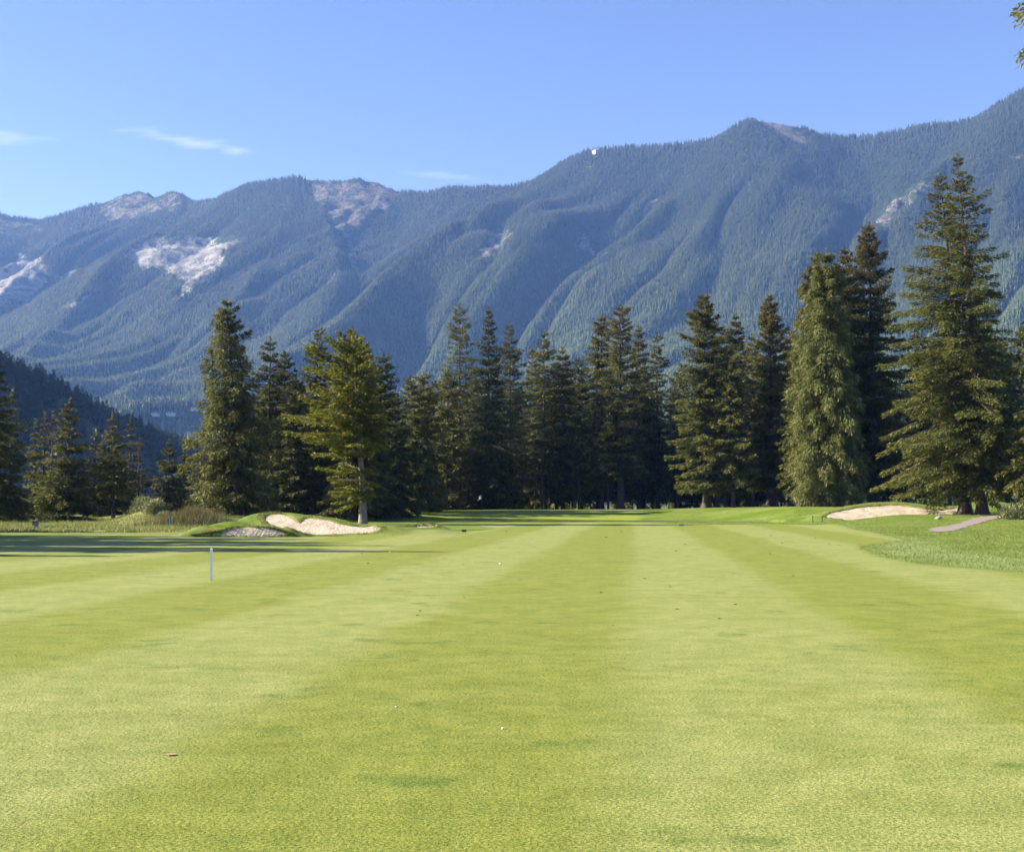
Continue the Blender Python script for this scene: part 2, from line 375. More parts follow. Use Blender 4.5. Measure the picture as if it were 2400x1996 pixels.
def g_base(X, Y):
    Ys = np.maximum(Y, 1.0); u = X / Ys
    z = np.interp(u, PL_U, PL_Z) * sstep(0, 1, (Y - np.interp(u, PL_U, PL_F)) / 16.0) * (Y > 60)
    z = z - (z - 0.45) * sstep(163, 185, Y) * (Y > 60)
    z = z * (1 - sstep(400, 900, np.hypot(X, Y)))
    right = 0.75 * sstep(0.23, 0.31, u) * sstep(80, 101, Y) * (1 - sstep(112, 122, Y)); z = np.maximum(z, right)
    z = z + 0.05 * (fbm(X / 9 + 40, Y / 9 + 40, 3) - 0.5) * sstep(18, 40, Y)
    z = z + 0.35 * (fbm(X / 6, Y / 6, 3) - 0.45) * sstep(-0.24, -0.29, u) * sstep(84, 92, Y) * (1 - sstep(110, 125, Y))
    z = np.maximum(z, ridge_bump(X, Y, A_X, A_Z, A_Y, 5.2, 9.0))
    z = np.maximum(z, ridge_bump(X, Y, B_X, B_Z, B_Y, 3.6, 6.0))
    z = np.maximum(z, ridge_bump(X, Y, D_X, D_Z, D_Y, 8.5, 9.0))
    z = np.maximum(z, ridge_bump(X, Y, E_X, E_Z, E_Y, 9.0, 12.0))
    for hx, hy, top, sx, sy in ((455, 90, 1213, 1.9, 2.0), (352, 100, 1196, 2.4, 3.0), (1080, 100, 1229, 4.5, 4.0)):
        p = pt(hx, top, hy); z = np.maximum(z, p[2] * np.exp(-((X-p[0])/sx)**2 - ((Y-hy)/sy)**2))
    return z
class Bunker:
    def __init__(s, outline, Y0, z0, sl, lip0, lip1, reach=2.2):
        s.Y0, s.z0, s.sl, s.l0, s.l1, s.reach = Y0, z0, sl, lip0, lip1, reach
        P = []
        for x, y in smooth_poly(outline, 2):
            u, e = pixdir(x, y)                      # ray z = EYE + e*Y meets z0 + sl*(Y-Y0)
            Y = (EYE - z0 + sl * Y0) / (sl - e); P.append((u * Y, Y))
        s.poly = P; a = np.array(P); s.bb = (a[:,0].min(), a[:,0].max(), a[:,1].min(), a[:,1].max())
        s.zt = z0 + sl * (s.bb[3] - Y0)
    def sand(s, X, Y):
        return np.minimum(s.z0 + s.sl * (Y - s.Y0), s.zt + 0.05) + 0.10 * (fbm(X*0.8, Y*0.8, 3) - 0.5)
    def apply(s, X, Y, z):
        m = (X > s.bb[0]-4) & (X < s.bb[1]+4) & (Y > s.bb[2]-4) & (Y < s.bb[3]+4)
        if not m.any(): return z
        x, y = X[m], Y[m]; d = sdist(s.poly, x, y) + 0.12 * (fbm(x*1.7, y*1.7, 2) - 0.5)
        sa = s.sand(x, y); t = np.clip((sa - s.z0) / max(0.05, s.zt - s.z0), 0, 1)
        lipz = sa + s.l0 + (s.l1 - s.l0) * t
        w = 1 - sstep(0.0, s.reach, -d)
        out = z[m] * (1-w) + np.where(y > s.bb[2] + 0.6, lipz, np.minimum(lipz, np.maximum(z[m], sa + s.l0))) * w
        out = np.where(d > 0, sa - 0.10 - 0.1 * sstep(0, 0.4, d), out)
        z = z.copy(); z[m] = out; return z
zp = lambda L: [(430 + x/3, 1150 + y/3) for x, y in L]
zr = lambda L: [(1800 + x/3.5, 1130 + y/3.5) for x, y in L]
BUNK = [
 Bunker(zp([(566,188),(590,225),(625,245),(690,262),(745,312),(900,311),(1150,302),(1352,292),(1384,250),(1250,257),(1110,243),(1040,212),(940,206),(868,194),(845,212),(828,236),(790,222),(752,190),(705,168),(640,166),(595,172)]), 64.4, 0.05, 0.265, 0.02, 0.05),
 Bunker(zp([(82,312),(180,302),(280,293),(380,273),(450,264),(540,266),(620,280),(690,297),(736,313),(500,315),(300,315)]), 63.7, 0.02, 1.6, 0.015, 0.20, 1.5),
 Bunker(zp([(1385,288),(1450,270),(1540,260),(1650,254),(1740,247),(1782,252),(1740,270),(1640,278),(1520,286),(1430,292)]), 70.5, 0.07, 0.055, 0.02, 0.17, 1.2),
 Bunker(zr([(472,276),(560,243),(700,217),(850,201),(1000,191),(1110,192),(1200,210),(1330,229),(1480,230),(1568,202),(1572,232),(1480,282),(1390,305),(1200,312),(950,331),(740,331),(640,307),(490,292)]), 103.0, 0.09, 0.30, 0.02, 0.10, 2.5)]
def G(X, Y):
    X = np.atleast_1d(np.asarray(X, float)); Y = np.atleast_1d(np.asarray(Y, float))
    z = g_base(X, Y)
    for bk in BUNK: z = bk.apply(X, Y, z)
    return z
def on_ground(px, py, lo=3.0, hi=260.0):
    """world point where the photo ray through (px, py) first meets the ground"""
    u, e = pixdir(px, py); Y = np.linspace(lo, hi, 6000); z = G(u * Y, Y); h = EYE + e * Y - z
    k = np.argmax(h < 0) if (h < 0).any() else len(Y) - 1
    return np.array((u * Y[k], Y[k], z[k]))
def plan(poly, zf=0.04):
    out = []
    for x, y in poly:
        u, e = pixdir(x, y); Y = (zf - EYE) / e; out.append((u * Y, Y))
    return out
FAIR = plan([(-900,1290),(-300,1268),(0,1260),(119,1255),(214,1251.5),(310,1250),(405,1249),(457,1258),(675,1258),(890,1251),(1023,1249.5),(1085,1245),(1150,1239),(1168,1236.5),(1120,1230),(1080,1226.5),(1150,1221.5),(1220,1219),(1300,1218),(1400,1219),(1480,1223.5),(1560,1226),(1690,1228),(1800,1226.5),(1960,1230),(2000,1239),(2043,1247),(2085,1256),(2118,1264),(2057,1270),(2012,1278),(2008,1286),(2057,1301),(2100,1310),(2143,1318),(2240,1324),(2340,1333),(2420,1338),(2600,1352),(3600,1420),(3600,2600),(-3000,2600),(-3000,1400)])
GREEN = plan([(955,1203),(1000,1208),(1100,1210),(1300,1210),(1420,1208),(1490,1202),(1510,1197),(1400,1194),(1000,1194)], 0.75)
PALE = plan([(1960,1231),(2000,1240),(2043,1248),(2085,1257),(2118,1265),(2057,1271),(2012,1279),(2010,1286),(2057,1301),(2100,1310),(2143,1318),(2240,1324),(2340,1333),(2420,1338),(2620,1354),(2620,1315),(2400,1304),(2280,1290),(2230,1275),(2200,1262),(2090,1250),(2040,1240),(1990,1230)])
ang = np.concatenate([np.linspace(-180, -60, 14)[:-1], np.linspace(-60, -24, 40)[:-1], np.linspace(-23.2, 23.2, 420), np.linspace(24, 60, 40)[1:], np.linspace(60, 180, 14)[1:-1]])
rr = [0.3, 1, 2, 3]; r = 3.6
while r < 60: rr.append(r); r += min(0.6, max(0.12, r*r/900))
while r < 74: rr.append(r); r += 0.07 if 63 < r < 64.6 else 0.14
while r < 101: rr.append(r); r += 0.45
while r < 113: rr.append(r); r += 0.2
while r < 180: rr.append(r); r += 1.0
while r < 320: rr.append(r); r += 5
rr += list(np.geomspace(330, 9000, 26)); rr = np.array(rr)
AG, RG = np.meshgrid(np.radians(ang), rr); GX = RG * np.sin(AG); GY = RG * np.cos(AG)
gx, gy = GX.ravel(), GY.ravel(); gz = G(gx, gy)
na, nr = len(ang), len(rr); I = np.arange(na * nr).reshape(nr, na)
q = np.stack([I[:-1, :], np.roll(I, -1, 1)[:-1, :], np.roll(I, -1, 1)[1:, :], I[1:, :]], -1).reshape(-1, 4)
verts = np.stack([gx, gy, gz], 1); verts = np.vstack([verts, [[0, 0, 0.0]]])
gm = mesh_np('ground', verts, q, M['grass'], True)
ext = lambda a: np.append(a, 0.0)
near = np.hypot(gx, gy) < 300
jx = gx + 0.5*(fbm(gx*.9, gy*.9, 2)-.5); jy = gy + 0.9*(fbm(gx*.9+30, gy*.9, 2)-.5)
fsd = sdist(FAIR, jx, jy); fair = np.where(gy < 140, sstep(-0.35, 0.35, fsd), 0)
fair = np.where((gy < 12), 1, fair)
green = sstep(-0.6, 0.6, sdist(GREEN, gx, gy)) * (gy > 110)
pale = sstep(-0.3, 1.2, sdist(PALE, jx, jy)) * (0.35 + 0.65*sstep(.35, .6, fbm(gx/3, gy/3, 3)))
uu = gx / np.maximum(gy, 1)
longm = (1 - fair) * sstep(-0.235, -0.262, uu + 0.012*(fbm(gx/3, gy/3, 2)-.5)) * sstep(66, 72, gy) * (1 - sstep(150, 170, gy))
dry = np.zeros_like(gx); woodm = np.zeros_like(gx)
for k, bk in enumerate(BUNK):
    mm = (gx > bk.bb[0]-3) & (gx < bk.bb[1]+3) & (gy > bk.bb[2]-3) & (gy < bk.bb[3]+3)
    d = sdist(bk.poly, gx[mm], gy[mm]); back = gy[mm] > (bk.bb[2]*.6 + bk.bb[3]*.4)
    dry[mm] = np.maximum(dry[mm], (0.55 if k else 0.35) * (1 - sstep(0.05, 0.45, -d)) * np.where(back, 1, .15))
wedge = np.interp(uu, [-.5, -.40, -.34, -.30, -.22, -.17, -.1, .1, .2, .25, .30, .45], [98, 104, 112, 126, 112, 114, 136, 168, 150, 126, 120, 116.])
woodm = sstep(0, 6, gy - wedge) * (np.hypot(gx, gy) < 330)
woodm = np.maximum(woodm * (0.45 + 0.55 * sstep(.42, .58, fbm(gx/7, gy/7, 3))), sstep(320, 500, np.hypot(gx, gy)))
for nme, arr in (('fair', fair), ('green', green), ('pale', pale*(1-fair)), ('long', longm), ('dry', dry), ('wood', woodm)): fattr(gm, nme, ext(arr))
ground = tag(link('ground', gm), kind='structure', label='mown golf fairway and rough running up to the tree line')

BL = ['bright sand of the large left bunker below the grassy mound', 'shaded sand of the low bunker under the front left hump',
      'thin strip of sand in the small bunker right of the fir', 'pale sand of the wide bunker before the twin spruce at right']
for bk, lab in zip(BUNK, BL):
    xs = np.linspace(bk.bb[0]-.5, bk.bb[1]+.5, 90); ys = np.linspace(bk.bb[2]-.5, bk.bb[3]+.5, 44)
    X, Y = np.meshgrid(xs, ys); d = sdist(bk.poly, X.ravel(), Y.ravel())
    Z = bk.sand(X.ravel(), Y.ravel()) - 0.25 * sstep(0.0, 0.45, -d)
    I = np.arange(X.size).reshape(X.shape); q = np.stack([I[:-1,:-1], I[:-1,1:], I[1:,1:], I[1:,:-1]], -1).reshape(-1, 4)
    q = q[(d[q] > -0.6).any(1)]
    bm_ = mesh_np('bunker_sand', np.stack([X.ravel(), Y.ravel(), Z], 1), q, M['sand'], True)
    tag(link('bunker_sand', bm_), kind='structure', label=lab)

# cart path by the twin spruce
PATH = smooth_poly(zr([(1292,386),(1430,364),(1530,345),(1600,318),(1720,284),(1840,272),(1990,262),(2050,275),(1890,292),(1800,320),(1680,355),(1560,395),(1430,409),(1330,402)]), 2)
pp = np.array([on_ground(x, y)[:2] for x, y in PATH])
xs = np.linspace(pp[:,0].min(), pp[:,0].max(), 110); ys = np.linspace(pp[:,1].min(), pp[:,1].max(), 110)
X, Y = np.meshgrid(xs, ys); X = X.ravel(); Y = Y.ravel(); ins = sdist([tuple(p) for p in pp], X, Y) + 0.8*(fbm(X*1.3, Y*1.3, 3)-.45)
I = np.arange(X.size).reshape(110, 110); q = np.stack([I[:-1,:-1], I[:-1,1:], I[1:,1:], I[1:,:-1]], -1).reshape(-1, 4)
q = q[(ins[q] > 0).all(1)]
tag(link('path', mesh_np('path', np.stack([X, Y, G(X, Y) + 0.02], 1), q, M['path'], True)), kind='structure', label='worn gravel cart path curving past the twin spruce')

# ---------------------------------------------------------------- mountain range
S21 = 2400 / 2100
RIDGE = [(-900,300),(-600,330),(-300,385),(-150,430),(0,441),(60,449),(80,453),(130,440),(180,425),(230,410),(255,399),(275,394),(300,397),(320,405),(335,396),(350,391),(370,395),(385,406),(410,416),(440,413),(470,398),(510,378),(550,373),(590,367),(605,364),(620,366),(640,371),(700,365),(740,365),(775,373),(795,381),(815,392),(860,397),(900,393),(930,384),(980,386),(1030,383),(1090,374),(1130,353),(1165,328),(1200,314),(1240,308),(1300,303),(1360,301),(1420,294),(1460,286),(1490,276),(1520,254),(1545,245),(1570,249),(1600,253),(1640,261),(1680,276),(1730,282),(1780,282),(1840,274),(1900,258),(1960,254),(2000,246),(2040,221),(2070,204),(2100,186),(2200,136),(2350,86),(2600,60),(3000,90)]
def rY(x): return np.interp(x, [-900,-300,0,275,400,470,605,800,950,1200,1400,1545,1750,1950,2100,2400,3000], [4800,4700,4650,4600,4400,4200,4100,4050,3900,3700,3600,3500,3500,3350,3250,3100,3000])
P21 = lambda x, y, Y: pt(x * S21, y * S21, Y)
LINES = [(np.array([P21(x, y, rY(x)) for x, y in RIDGE]), 0.86, 0)]
SP = [
 [(1200,314,3700),(1080,398,3500),(960,462,3300),(820,546,3050),(730,622,2850),(620,702,2650),(480,772,2450),(300,842,2300)],
 [(1545,245,3500),(1420,348,3300),(1300,445,3080),(1240,520,2920),(1180,602,2750),(1090,682,2600),(980,752,2450),(850,812,2300)],
 [(605,364,4100),(592,420,3900),(560,520,3600),(480,640,3200),(380,730,2900),(250,820,2600)],
 [(640,371,4080),(665,440,3820),(690,530,3500),(690,610,3200),(640,680,2950)],
 [(470,398,4200),(380,440,3990),(250,502,3790),(150,600,3450),(40,720,3100),(-100,830,2700)],
 [(2100,186,3250),(1990,300,3080),(1860,410,2900),(1790,500,2720),(1720,600,2550),(1640,690,2400),(1560,770,2250)],
 [(1545,245,3500),(1600,360,3200),(1580,480,2950),(1520,600,2700),(1440,710,2480)],
 [(820,392,4040),(800,450,3850),(790,510,3650)],
 [(1000,386,3850),(930,430,3700),(880,470,3560)],
 [(275,394,4600),(200,480,4300),(60,560,4000),(-80,660,3600)]]
for s in SP: LINES.append((np.array([P21(*p) for p in s]), 0.78, 1))
us = np.linspace(-0.62, 0.62, 620)
Ys = np.concatenate([np.linspace(900, 2100, 40)[:-1], np.linspace(2100, 4900, 250), np.linspace(4900, 6200, 20)[1:]])
U, YY = np.meshgrid(us, Ys); MX = (U * YY).ravel(); MY = YY.ravel()
def mountain_z(X, Y):
    floor = np.maximum(-6, 0.105 * (Y - 950)) + 25 * (fbm(X/300, Y/300, 3) - .5) * sstep(1000, 1400, Y)
    best = floor.copy(); dr = np.full(X.shape, 1e9); acc = np.exp(np.clip(floor/28, -8, 90))
    for line, sl, kind in LINES:
        h = np.full(X.shape, -1e9)
        for i in range(len(line) - 1):
            a, b_ = line[i], line[i+1]; e = b_ - a
            t = np.clip(((X-a[0])*e[0] + (Y-a[1])*e[1]) / (e[0]**2 + e[1]**2), 0, 1)
            d = np.hypot(X-a[0]-t*e[0], Y-a[1]-t*e[1])
            dd = np.minimum(d, 1800); h = np.maximum(h, a[2] + t*e[2] - sl*dd + 0.00014*dd*dd - (sl-.504)*(d-dd))
            if kind == 0: dr = np.minimum(dr, d)
        acc += np.exp(np.clip(h/28, -8, 90))
    z = 28 * np.log(acc); z = floor + (z - floor) * sstep(1150, 2000, Y)
    crest = LINES[0][0]; zc = np.full(X.shape, -1e9)
    fade = sstep(20, 420, dr)
    cliff = P21(375, 535, 3800); calm = 1 - 0.85*np.exp(-((X-cliff[0])/330)**2 - ((Y-cliff[1])/380)**2)
    # near the crest drop the softening so that the sky line stays where it is
    h = np.full(X.shape, -1e9)
    for i in range(len(crest) - 1):
        a, b_ = crest[i], crest[i+1]; e = b_ - a
        t = np.clip(((X-a[0])*e[0] + (Y-a[1])*e[1]) / (e[0]**2 + e[1]**2), 0, 1)
        d = np.hypot(X-a[0]-t*e[0], Y-a[1]-t*e[1]); h = np.maximum(h, a[2] + t*e[2] - 0.74*d)
    z = np.where(dr < 420, h * (1-fade) + z * fade, z)
    across = (X*0.86 - Y*0.51); along = (X*0.51 + Y*0.86)
    warp = 170 * (fbm(X/420, Y/420, 3) - .5); mod = .35 + 1.3*sstep(.3, .7, fbm(X/620+5, Y/620+8, 2))
    g1 = 1 - np.abs(2*vnoise((across+warp)/150, along/900) - 1)
    g2 = 1 - np.abs(2*vnoise((across+warp)/62 + 50, along/420) - 1)
    z = z + calm * fade * sstep(950, 1700, Y) * (-125*mod*(g1-.55) - 40*(g2-.5) + 55*(fbm(X/420, Y/420, 4)-.5))
    return z, dr
MZ, DR = mountain_z(MX, MY)
rp = px_of(MX, MY, MZ)[0]/S21; crag = np.maximum(np.exp(-((rp-310)/75)**2), np.exp(-((rp-720)/80)**2)); MZ = MZ + crag*sstep(160, 20, DR)*34*(fbm(MX/42, MY/42, 4)-.5)
mpx, mpy = px_of(MX, MY, MZ)
mx21, my21 = mpx / S21, mpy / S21
ROCK = [ # polygon in 2100-px photo coordinates, strength, pinkness
 ([(255,535),(270,505),(300,487),(345,492),(390,485),(430,492),(470,488),(500,497),(465,512),(455,535),(430,560),(395,590),(360,605),(380,575),(340,560),(300,550)], 1.35, .0),
 ([(-60,600),(-40,560),(0,560),(40,525),(85,530),(95,560),(90,590),(60,625),(0,628),(-60,640)], 1.2, .05),
 ([(105,575),(150,550),(185,545),(140,565)], .8, .1), ([(110,630),(195,600),(170,622),(115,640)], .75, .2),
 ([(625,375),(700,360),(770,364),(820,392),(815,430),(780,440),(740,470),(700,465),(725,510),(732,530),(715,520),(680,465),(650,420)], .66, .9),
 ([(733,612),(738,580),(748,562),(745,595)], .9, .5), ([(700,468),(716,472),(735,520),(738,560),(728,545),(715,510)], .85, .7), ([(1300,455),(1320,425),(1362,398),(1350,415),(1318,440)], .8, .2),
 ([(200,415),(260,390),(330,398),(350,384),(390,402),(412,418),(360,440),(300,440),(240,470),(210,450)], .60, .85),
 ([(1540,240),(1580,246),(1625,258),(1655,295),(1640,300),(1600,288),(1565,262)], .95, .9),
 ([(1785,455),(1820,420),(1880,385),(1935,345),(1945,362),(1890,410),(1840,440),(1800,468)], .62, .4),
 ([(970,525),(985,505),(1020,470),(1060,475),(1020,515),(1000,530)], .7, .4), ([(1270,500),(1300,455),(1360,400),(1335,425),(1310,460)], .6, .3),
 ([(1165,505),(1190,470),(1220,500),(1250,525),(1190,525)], .45, .5), ([(1330,470),(1400,400),(1395,415)], .4, .5),
 ([(1960,330),(2100,315),(2100,330)], .4, .6), ([(-60,440),(60,452),(90,470),(30,485),(-60,475)], .45, .9), ([(1160,345),(1220,335),(1215,350)], .5, .4)]
rock = np.zeros(len(MX)); pink = np.zeros(len(MX))
jx = mx21 + 26*(fbm(MX/70, MY/70, 4)-.5); jy = my21 + 24*(fbm(MX/70+70, MY/70, 4)-.5)
for poly, st, pk in ROCK:
    pa = np.array(poly); wdt = 9.0 if min(np.ptp(pa[:,0]), np.ptp(pa[:,1])) < 60 else 26.0
    near_ = (jx > pa[:,0].min()-60) & (jx < pa[:,0].max()+60) & (jy > pa[:,1].min()-60) & (jy < pa[:,1].max()+60) & (MY < rY(mx21) + 60)
    v = np.zeros(len(MX)); v[near_] = np.clip(.5 + sdist(poly, jx[near_], jy[near_])/wdt, 0, 1)*min(st, 0.92)
    pink = np.where(v > rock, pk, pink); rock = np.maximum(rock, v)
MZ = MZ + sstep(.3, .6, rock) * 46*(fbm(MX/60+.01*MY, MZ/34, 5)-.5) * sstep(0, 120, DR)
n0, n1_ = len(us), len(Ys); I = np.arange(n0*n1_).reshape(n1_, n0)
q = np.stack([I[:-1,:-1], I[:-1,1:], I[1:,1:], I[1:,:-1]], -1).reshape(-1, 4)
mm = mesh_np('mountain', np.stack([MX, MY, MZ], 1), q, M['mountain'], True)
fattr(mm, 'rock', rock); fattr(mm, 'pink', pink)
tag(link('mountain', mm), kind='structure', label='long forested mountain ridge with bare rock faces')
# forest of the mountain: points for instances
rng = np.random.default_rng(11)
V = np.stack([MX, MY, MZ], 1); Aq = np.linalg.norm(np.cross(V[q[:,1]]-V[q[:,0]], V[q[:,3]]-V[q[:,0]]), axis=1)
qc = V[q].mean(1); qpx, qpy = px_of(qc[:,0], qc[:,1], qc[:,2])
front_ = (qc[:,1] < rY(qpx/S21) + 40) & (np.abs(qc[:,0]/qc[:,1]) < 0.46)
hidden = qpy > 1090
wgt = Aq * front_ * np.where(hidden, 0.0, 1.0) * np.clip(1.12 - 1.25*rock[q].mean(1), 0.04, 1) * np.where(qc[:,1] < 2000, 1.3, 1.0)
NT = 300000
pick = rng.choice(len(q), NT, p=wgt/wgt.sum()); a, b_ = rng.random(NT), rng.random(NT)
Q = V[q[pick]]; tp = (Q[:,0]*((1-a)*(1-b_))[:,None] + Q[:,1]*(a*(1-b_))[:,None] + Q[:,2]*(a*b_)[:,None] + Q[:,3]*((1-a)*b_)[:,None])
tsc = rng.uniform(6.5, 12.5, NT) * (0.75 + 0.5*fbm(tp[:,0]/120, tp[:,1]/120, 2)) * np.where(rock[q[pick]].mean(1) > .3, .55, 1)
tsc *= 1 + 0.55*sstep(140, 20, DR[q[pick]].mean(1)) * rng.random(NT)

# ---------------------------------------------------------------- dark wooded hill at left
HC = [(-900,580),(-700,650),(-420,720),(-200,795),(0,866),(40,888),(93,918),(130,952),(198,980),(266,995),(325,1023),(371,1038),(402,1051),(448,1060),(482,1066),(560,1082),(700,1105),(900,1140)]
HY = np.interp([p[0] for p in HC], [-700, 0, 480, 900], [760, 900, 1150, 1300])
hl = np.array([pt(x, y, Y) for (x, y), Y in zip(HC, HY)])
hx = np.linspace(-0.95, -0.06, 210); hy = np.linspace(330, 1500, 120); U, YY = np.meshgrid(hx, hy); X = (U*YY).ravel(); Y = YY.ravel()
h = np.full(X.shape, -1e9)
for i in range(len(hl)-1):
    a_, b2 = hl[i], hl[i+1]; e = b2-a_; t = np.clip(((X-a_[0])*e[0]+(Y-a_[1])*e[1])/(e[0]**2+e[1]**2), 0, 1)
    d = np.hypot(X-a_[0]-t*e[0], Y-a_[1]-t*e[1]); h = np.maximum(h, a_[2]+t*e[2] - np.maximum(0, np.sqrt(d*d+900)-30)*0.80)
tt = np.clip((Y-720)/300, 0, 1); d = np.hypot(X+565, Y-(720+300*tt)); h = np.maximum(h, 236 - 1.0*np.where(X > -565, d, d*.3))  # unseen ridge beyond the left edge, shaped to shade the hill
Z = np.maximum(h, -2 + 0*h) + 5*(fbm(X/50, Y/50, 3)-.5)*sstep(0, 20, h)
I = np.arange(X.size).reshape(120, 210); q = np.stack([I[:-1,:-1], I[:-1,1:], I[1:,1:], I[1:,:-1]], -1).reshape(-1, 4)
tag(link('hill', mesh_np('hill', np.stack([X, Y, Z], 1), q, M['hillfloor'], True)), kind='structure', label='dark wooded hill sloping down from the left edge')
HV = np.stack([X, Y, Z], 1)
def hill_z(x, y):
    h = -1e9
    for i in range(len(hl)-1):
        a_, b2 = hl[i], hl[i+1]; e = b2-a_; t = min(1, max(0, ((x-a_[0])*e[0]+(y-a_[1])*e[1])/(e[0]**2+e[1]**2)))
        d = math.hypot(x-a_[0]-t*e[0], y-a_[1]-t*e[1]); h = max(h, a_[2]+t*e[2]-max(0, math.sqrt(d*d+900)-30)*0.80)
    return max(h, -2)

# ---------------------------------------------------------------- trees
UPV = np.array((0, 0, 1.0))
def elements(p, d, ln, wd, rng, jit=0.5):
    """diamond-shaped needle sprays: base p, direction d"""
    n = len(p); d = d / np.linalg.norm(d, axis=1, keepdims=True)
    s = np.cross(d, UPV + jit * rng.normal(size=(n, 3))); s /= np.linalg.norm(s, axis=1, keepdims=True) + 1e-9
    w = (wd * 0.5)[:,None]; f = rng.random(n)[:,None] < 0.5                       # half of them widest at the tip end
    a = np.where(f, p + d * (ln * 0.75)[:,None], p); b = np.where(f, p, p + d * ln[:,None])
    return np.stack([a - s*w, a + s*w, b], 1)
def conifer(seed, H, R, zb=0.4, dens=1.0, el=(0.42, 0.12), e_top=40, e_bot=-12, sag=0.25, droop=0.45, pexp=0.64, gaps=0.30, dirf=None,
            lev=None, nbr=6, cones=0.25, wf=0.30, belly=0.12, lean=(0, 0), lenvar=(.62, 1.15), proff=None, tuft=1.0):
    """numpy arrays for a crown of needle sprays and its limbs; H total height, R widest radius, zb lowest branch"""
    rng = np.random.default_rng(seed); els = []; tints = []; limbs = []
    nl = lev or max(12, int((H - zb) / 0.56)); ph0 = rng.random() * 6.28
    gp = rng.random(4) * 50
    for i in range(nl):
        f = (i + rng.uniform(-.35, .35)) / nl; f = min(max(f, 0), 0.985); z = zb + (H - zb) * f
        nb = max(3, int(round(nbr * (1 - 0.35*f)))) ; ph0 += 2.4
        for j in range(nb):
            ph = ph0 + 6.283 * j / nb + rng.uniform(-.35, .35)
            pr = proff(f) if proff else min(1.0, (1-f)**pexp * (1 + belly)) * (0.72 + 0.28 * min(1, f / 0.12))
            vv = vnoise(np.array(gp[0] + 2.2*math.cos(ph)), np.array(gp[1] + f*9 + 2.2*math.sin(ph)))
            L = R * pr * rng.uniform(*lenvar) * (1 - gaps + 2*gaps*float(vv))
            if dirf: L *= dirf(ph, f)
            L = max(L, 0.012*H)
            el0 = R_(e_bot + (e_top - e_bot) * f**1.6 + rng.uniform(-9, 9))
            n = int(max(8, dens * (15.0 * L**1.30 + 9) * (1 + 0.4 * (f > .8))))
            s = 0.04 + 0.98 * rng.random(n)**0.78
            o = np.array((math.cos(ph), math.sin(ph), 0.0)); l = np.array((-math.sin(ph), math.cos(ph), 0.0))
            ax = L * s; az = L * (math.tan(el0) * s - sag * s * s + 0.10 * s**4)
            w = wf * L * np.clip(1 - s, 0, 1)**0.6 * np.minimum(1, s * 3.5) + 0.10 * tuft * min(1, H/5)
            y = rng.uniform(-1, 1, n) * w
            hang = -np.abs(y) * droop * 0.6 - rng.random(n)**2 * droop * 0.55 * min(1.6, 0.35 + 0.5*L) * min(1, H/5)
            bx = lean[0] * (z/H)**1.5 * H; by = lean[1] * (z/H)**1.5 * H
            base = np.array((bx, by, z))
            p = base + o*ax[:,None] + l*y[:,None] + UPV*(az + hang)[:,None]
            dd = o * rng.uniform(.35, 1.0, n)[:,None] + l * (np.sign(y) * rng.uniform(.1, .9, n))[:,None] + UPV * (math.tan(el0)*.5 - droop * rng.uniform(.1, 1.5, n))[:,None] + rng.normal(0, .22, (n, 3))
            sc = (0.72 + 0.5 * rng.random(n)) * min(1.0, 0.55 + 0.35 * L * max(1, 5/H))
            els.append(elements(p, dd, el[0]*sc, el[1]*sc, rng))
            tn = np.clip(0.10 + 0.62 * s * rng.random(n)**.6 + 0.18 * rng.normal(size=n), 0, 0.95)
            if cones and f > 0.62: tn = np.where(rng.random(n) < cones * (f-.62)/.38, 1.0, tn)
            tints.append(tn)
            if L > 0.5:
                k = np.linspace(0, .93, 4); limbs.append((base + o*(L*k)[:,None] + UPV*(L*(math.tan(el0)*k - sag*k*k + .10*k**4))[:,None], 0.012 + 0.011*L))
    n = int(40*tuft); kk = min(1, H/8); zz = H - rng.random(n)*kk + .12*kk                                    # leader
    p = np.stack([rng.normal(0, .05, n)*kk + lean[0]*H, rng.normal(0, .05, n)*kk + lean[1]*H, zz], 1)
    dd = rng.normal(0, .5, (n, 3)) + UPV * .9
    els.append(elements(p, dd, el[0]*rng.uniform(.5, .9, n), el[1]*rng.uniform(.6, .9, n), rng)); tints.append(rng.random(n)*.8)
    return np.concatenate(els), np.concatenate(tints), limbs
def crown_mesh(els, tints, mat):
    n = len(els); m = mesh_np('crown', els.reshape(-1, 3), np.arange(n*3).reshape(n, 3), mat)
    fattr(m, 'tint', tints, 'FACE'); return m
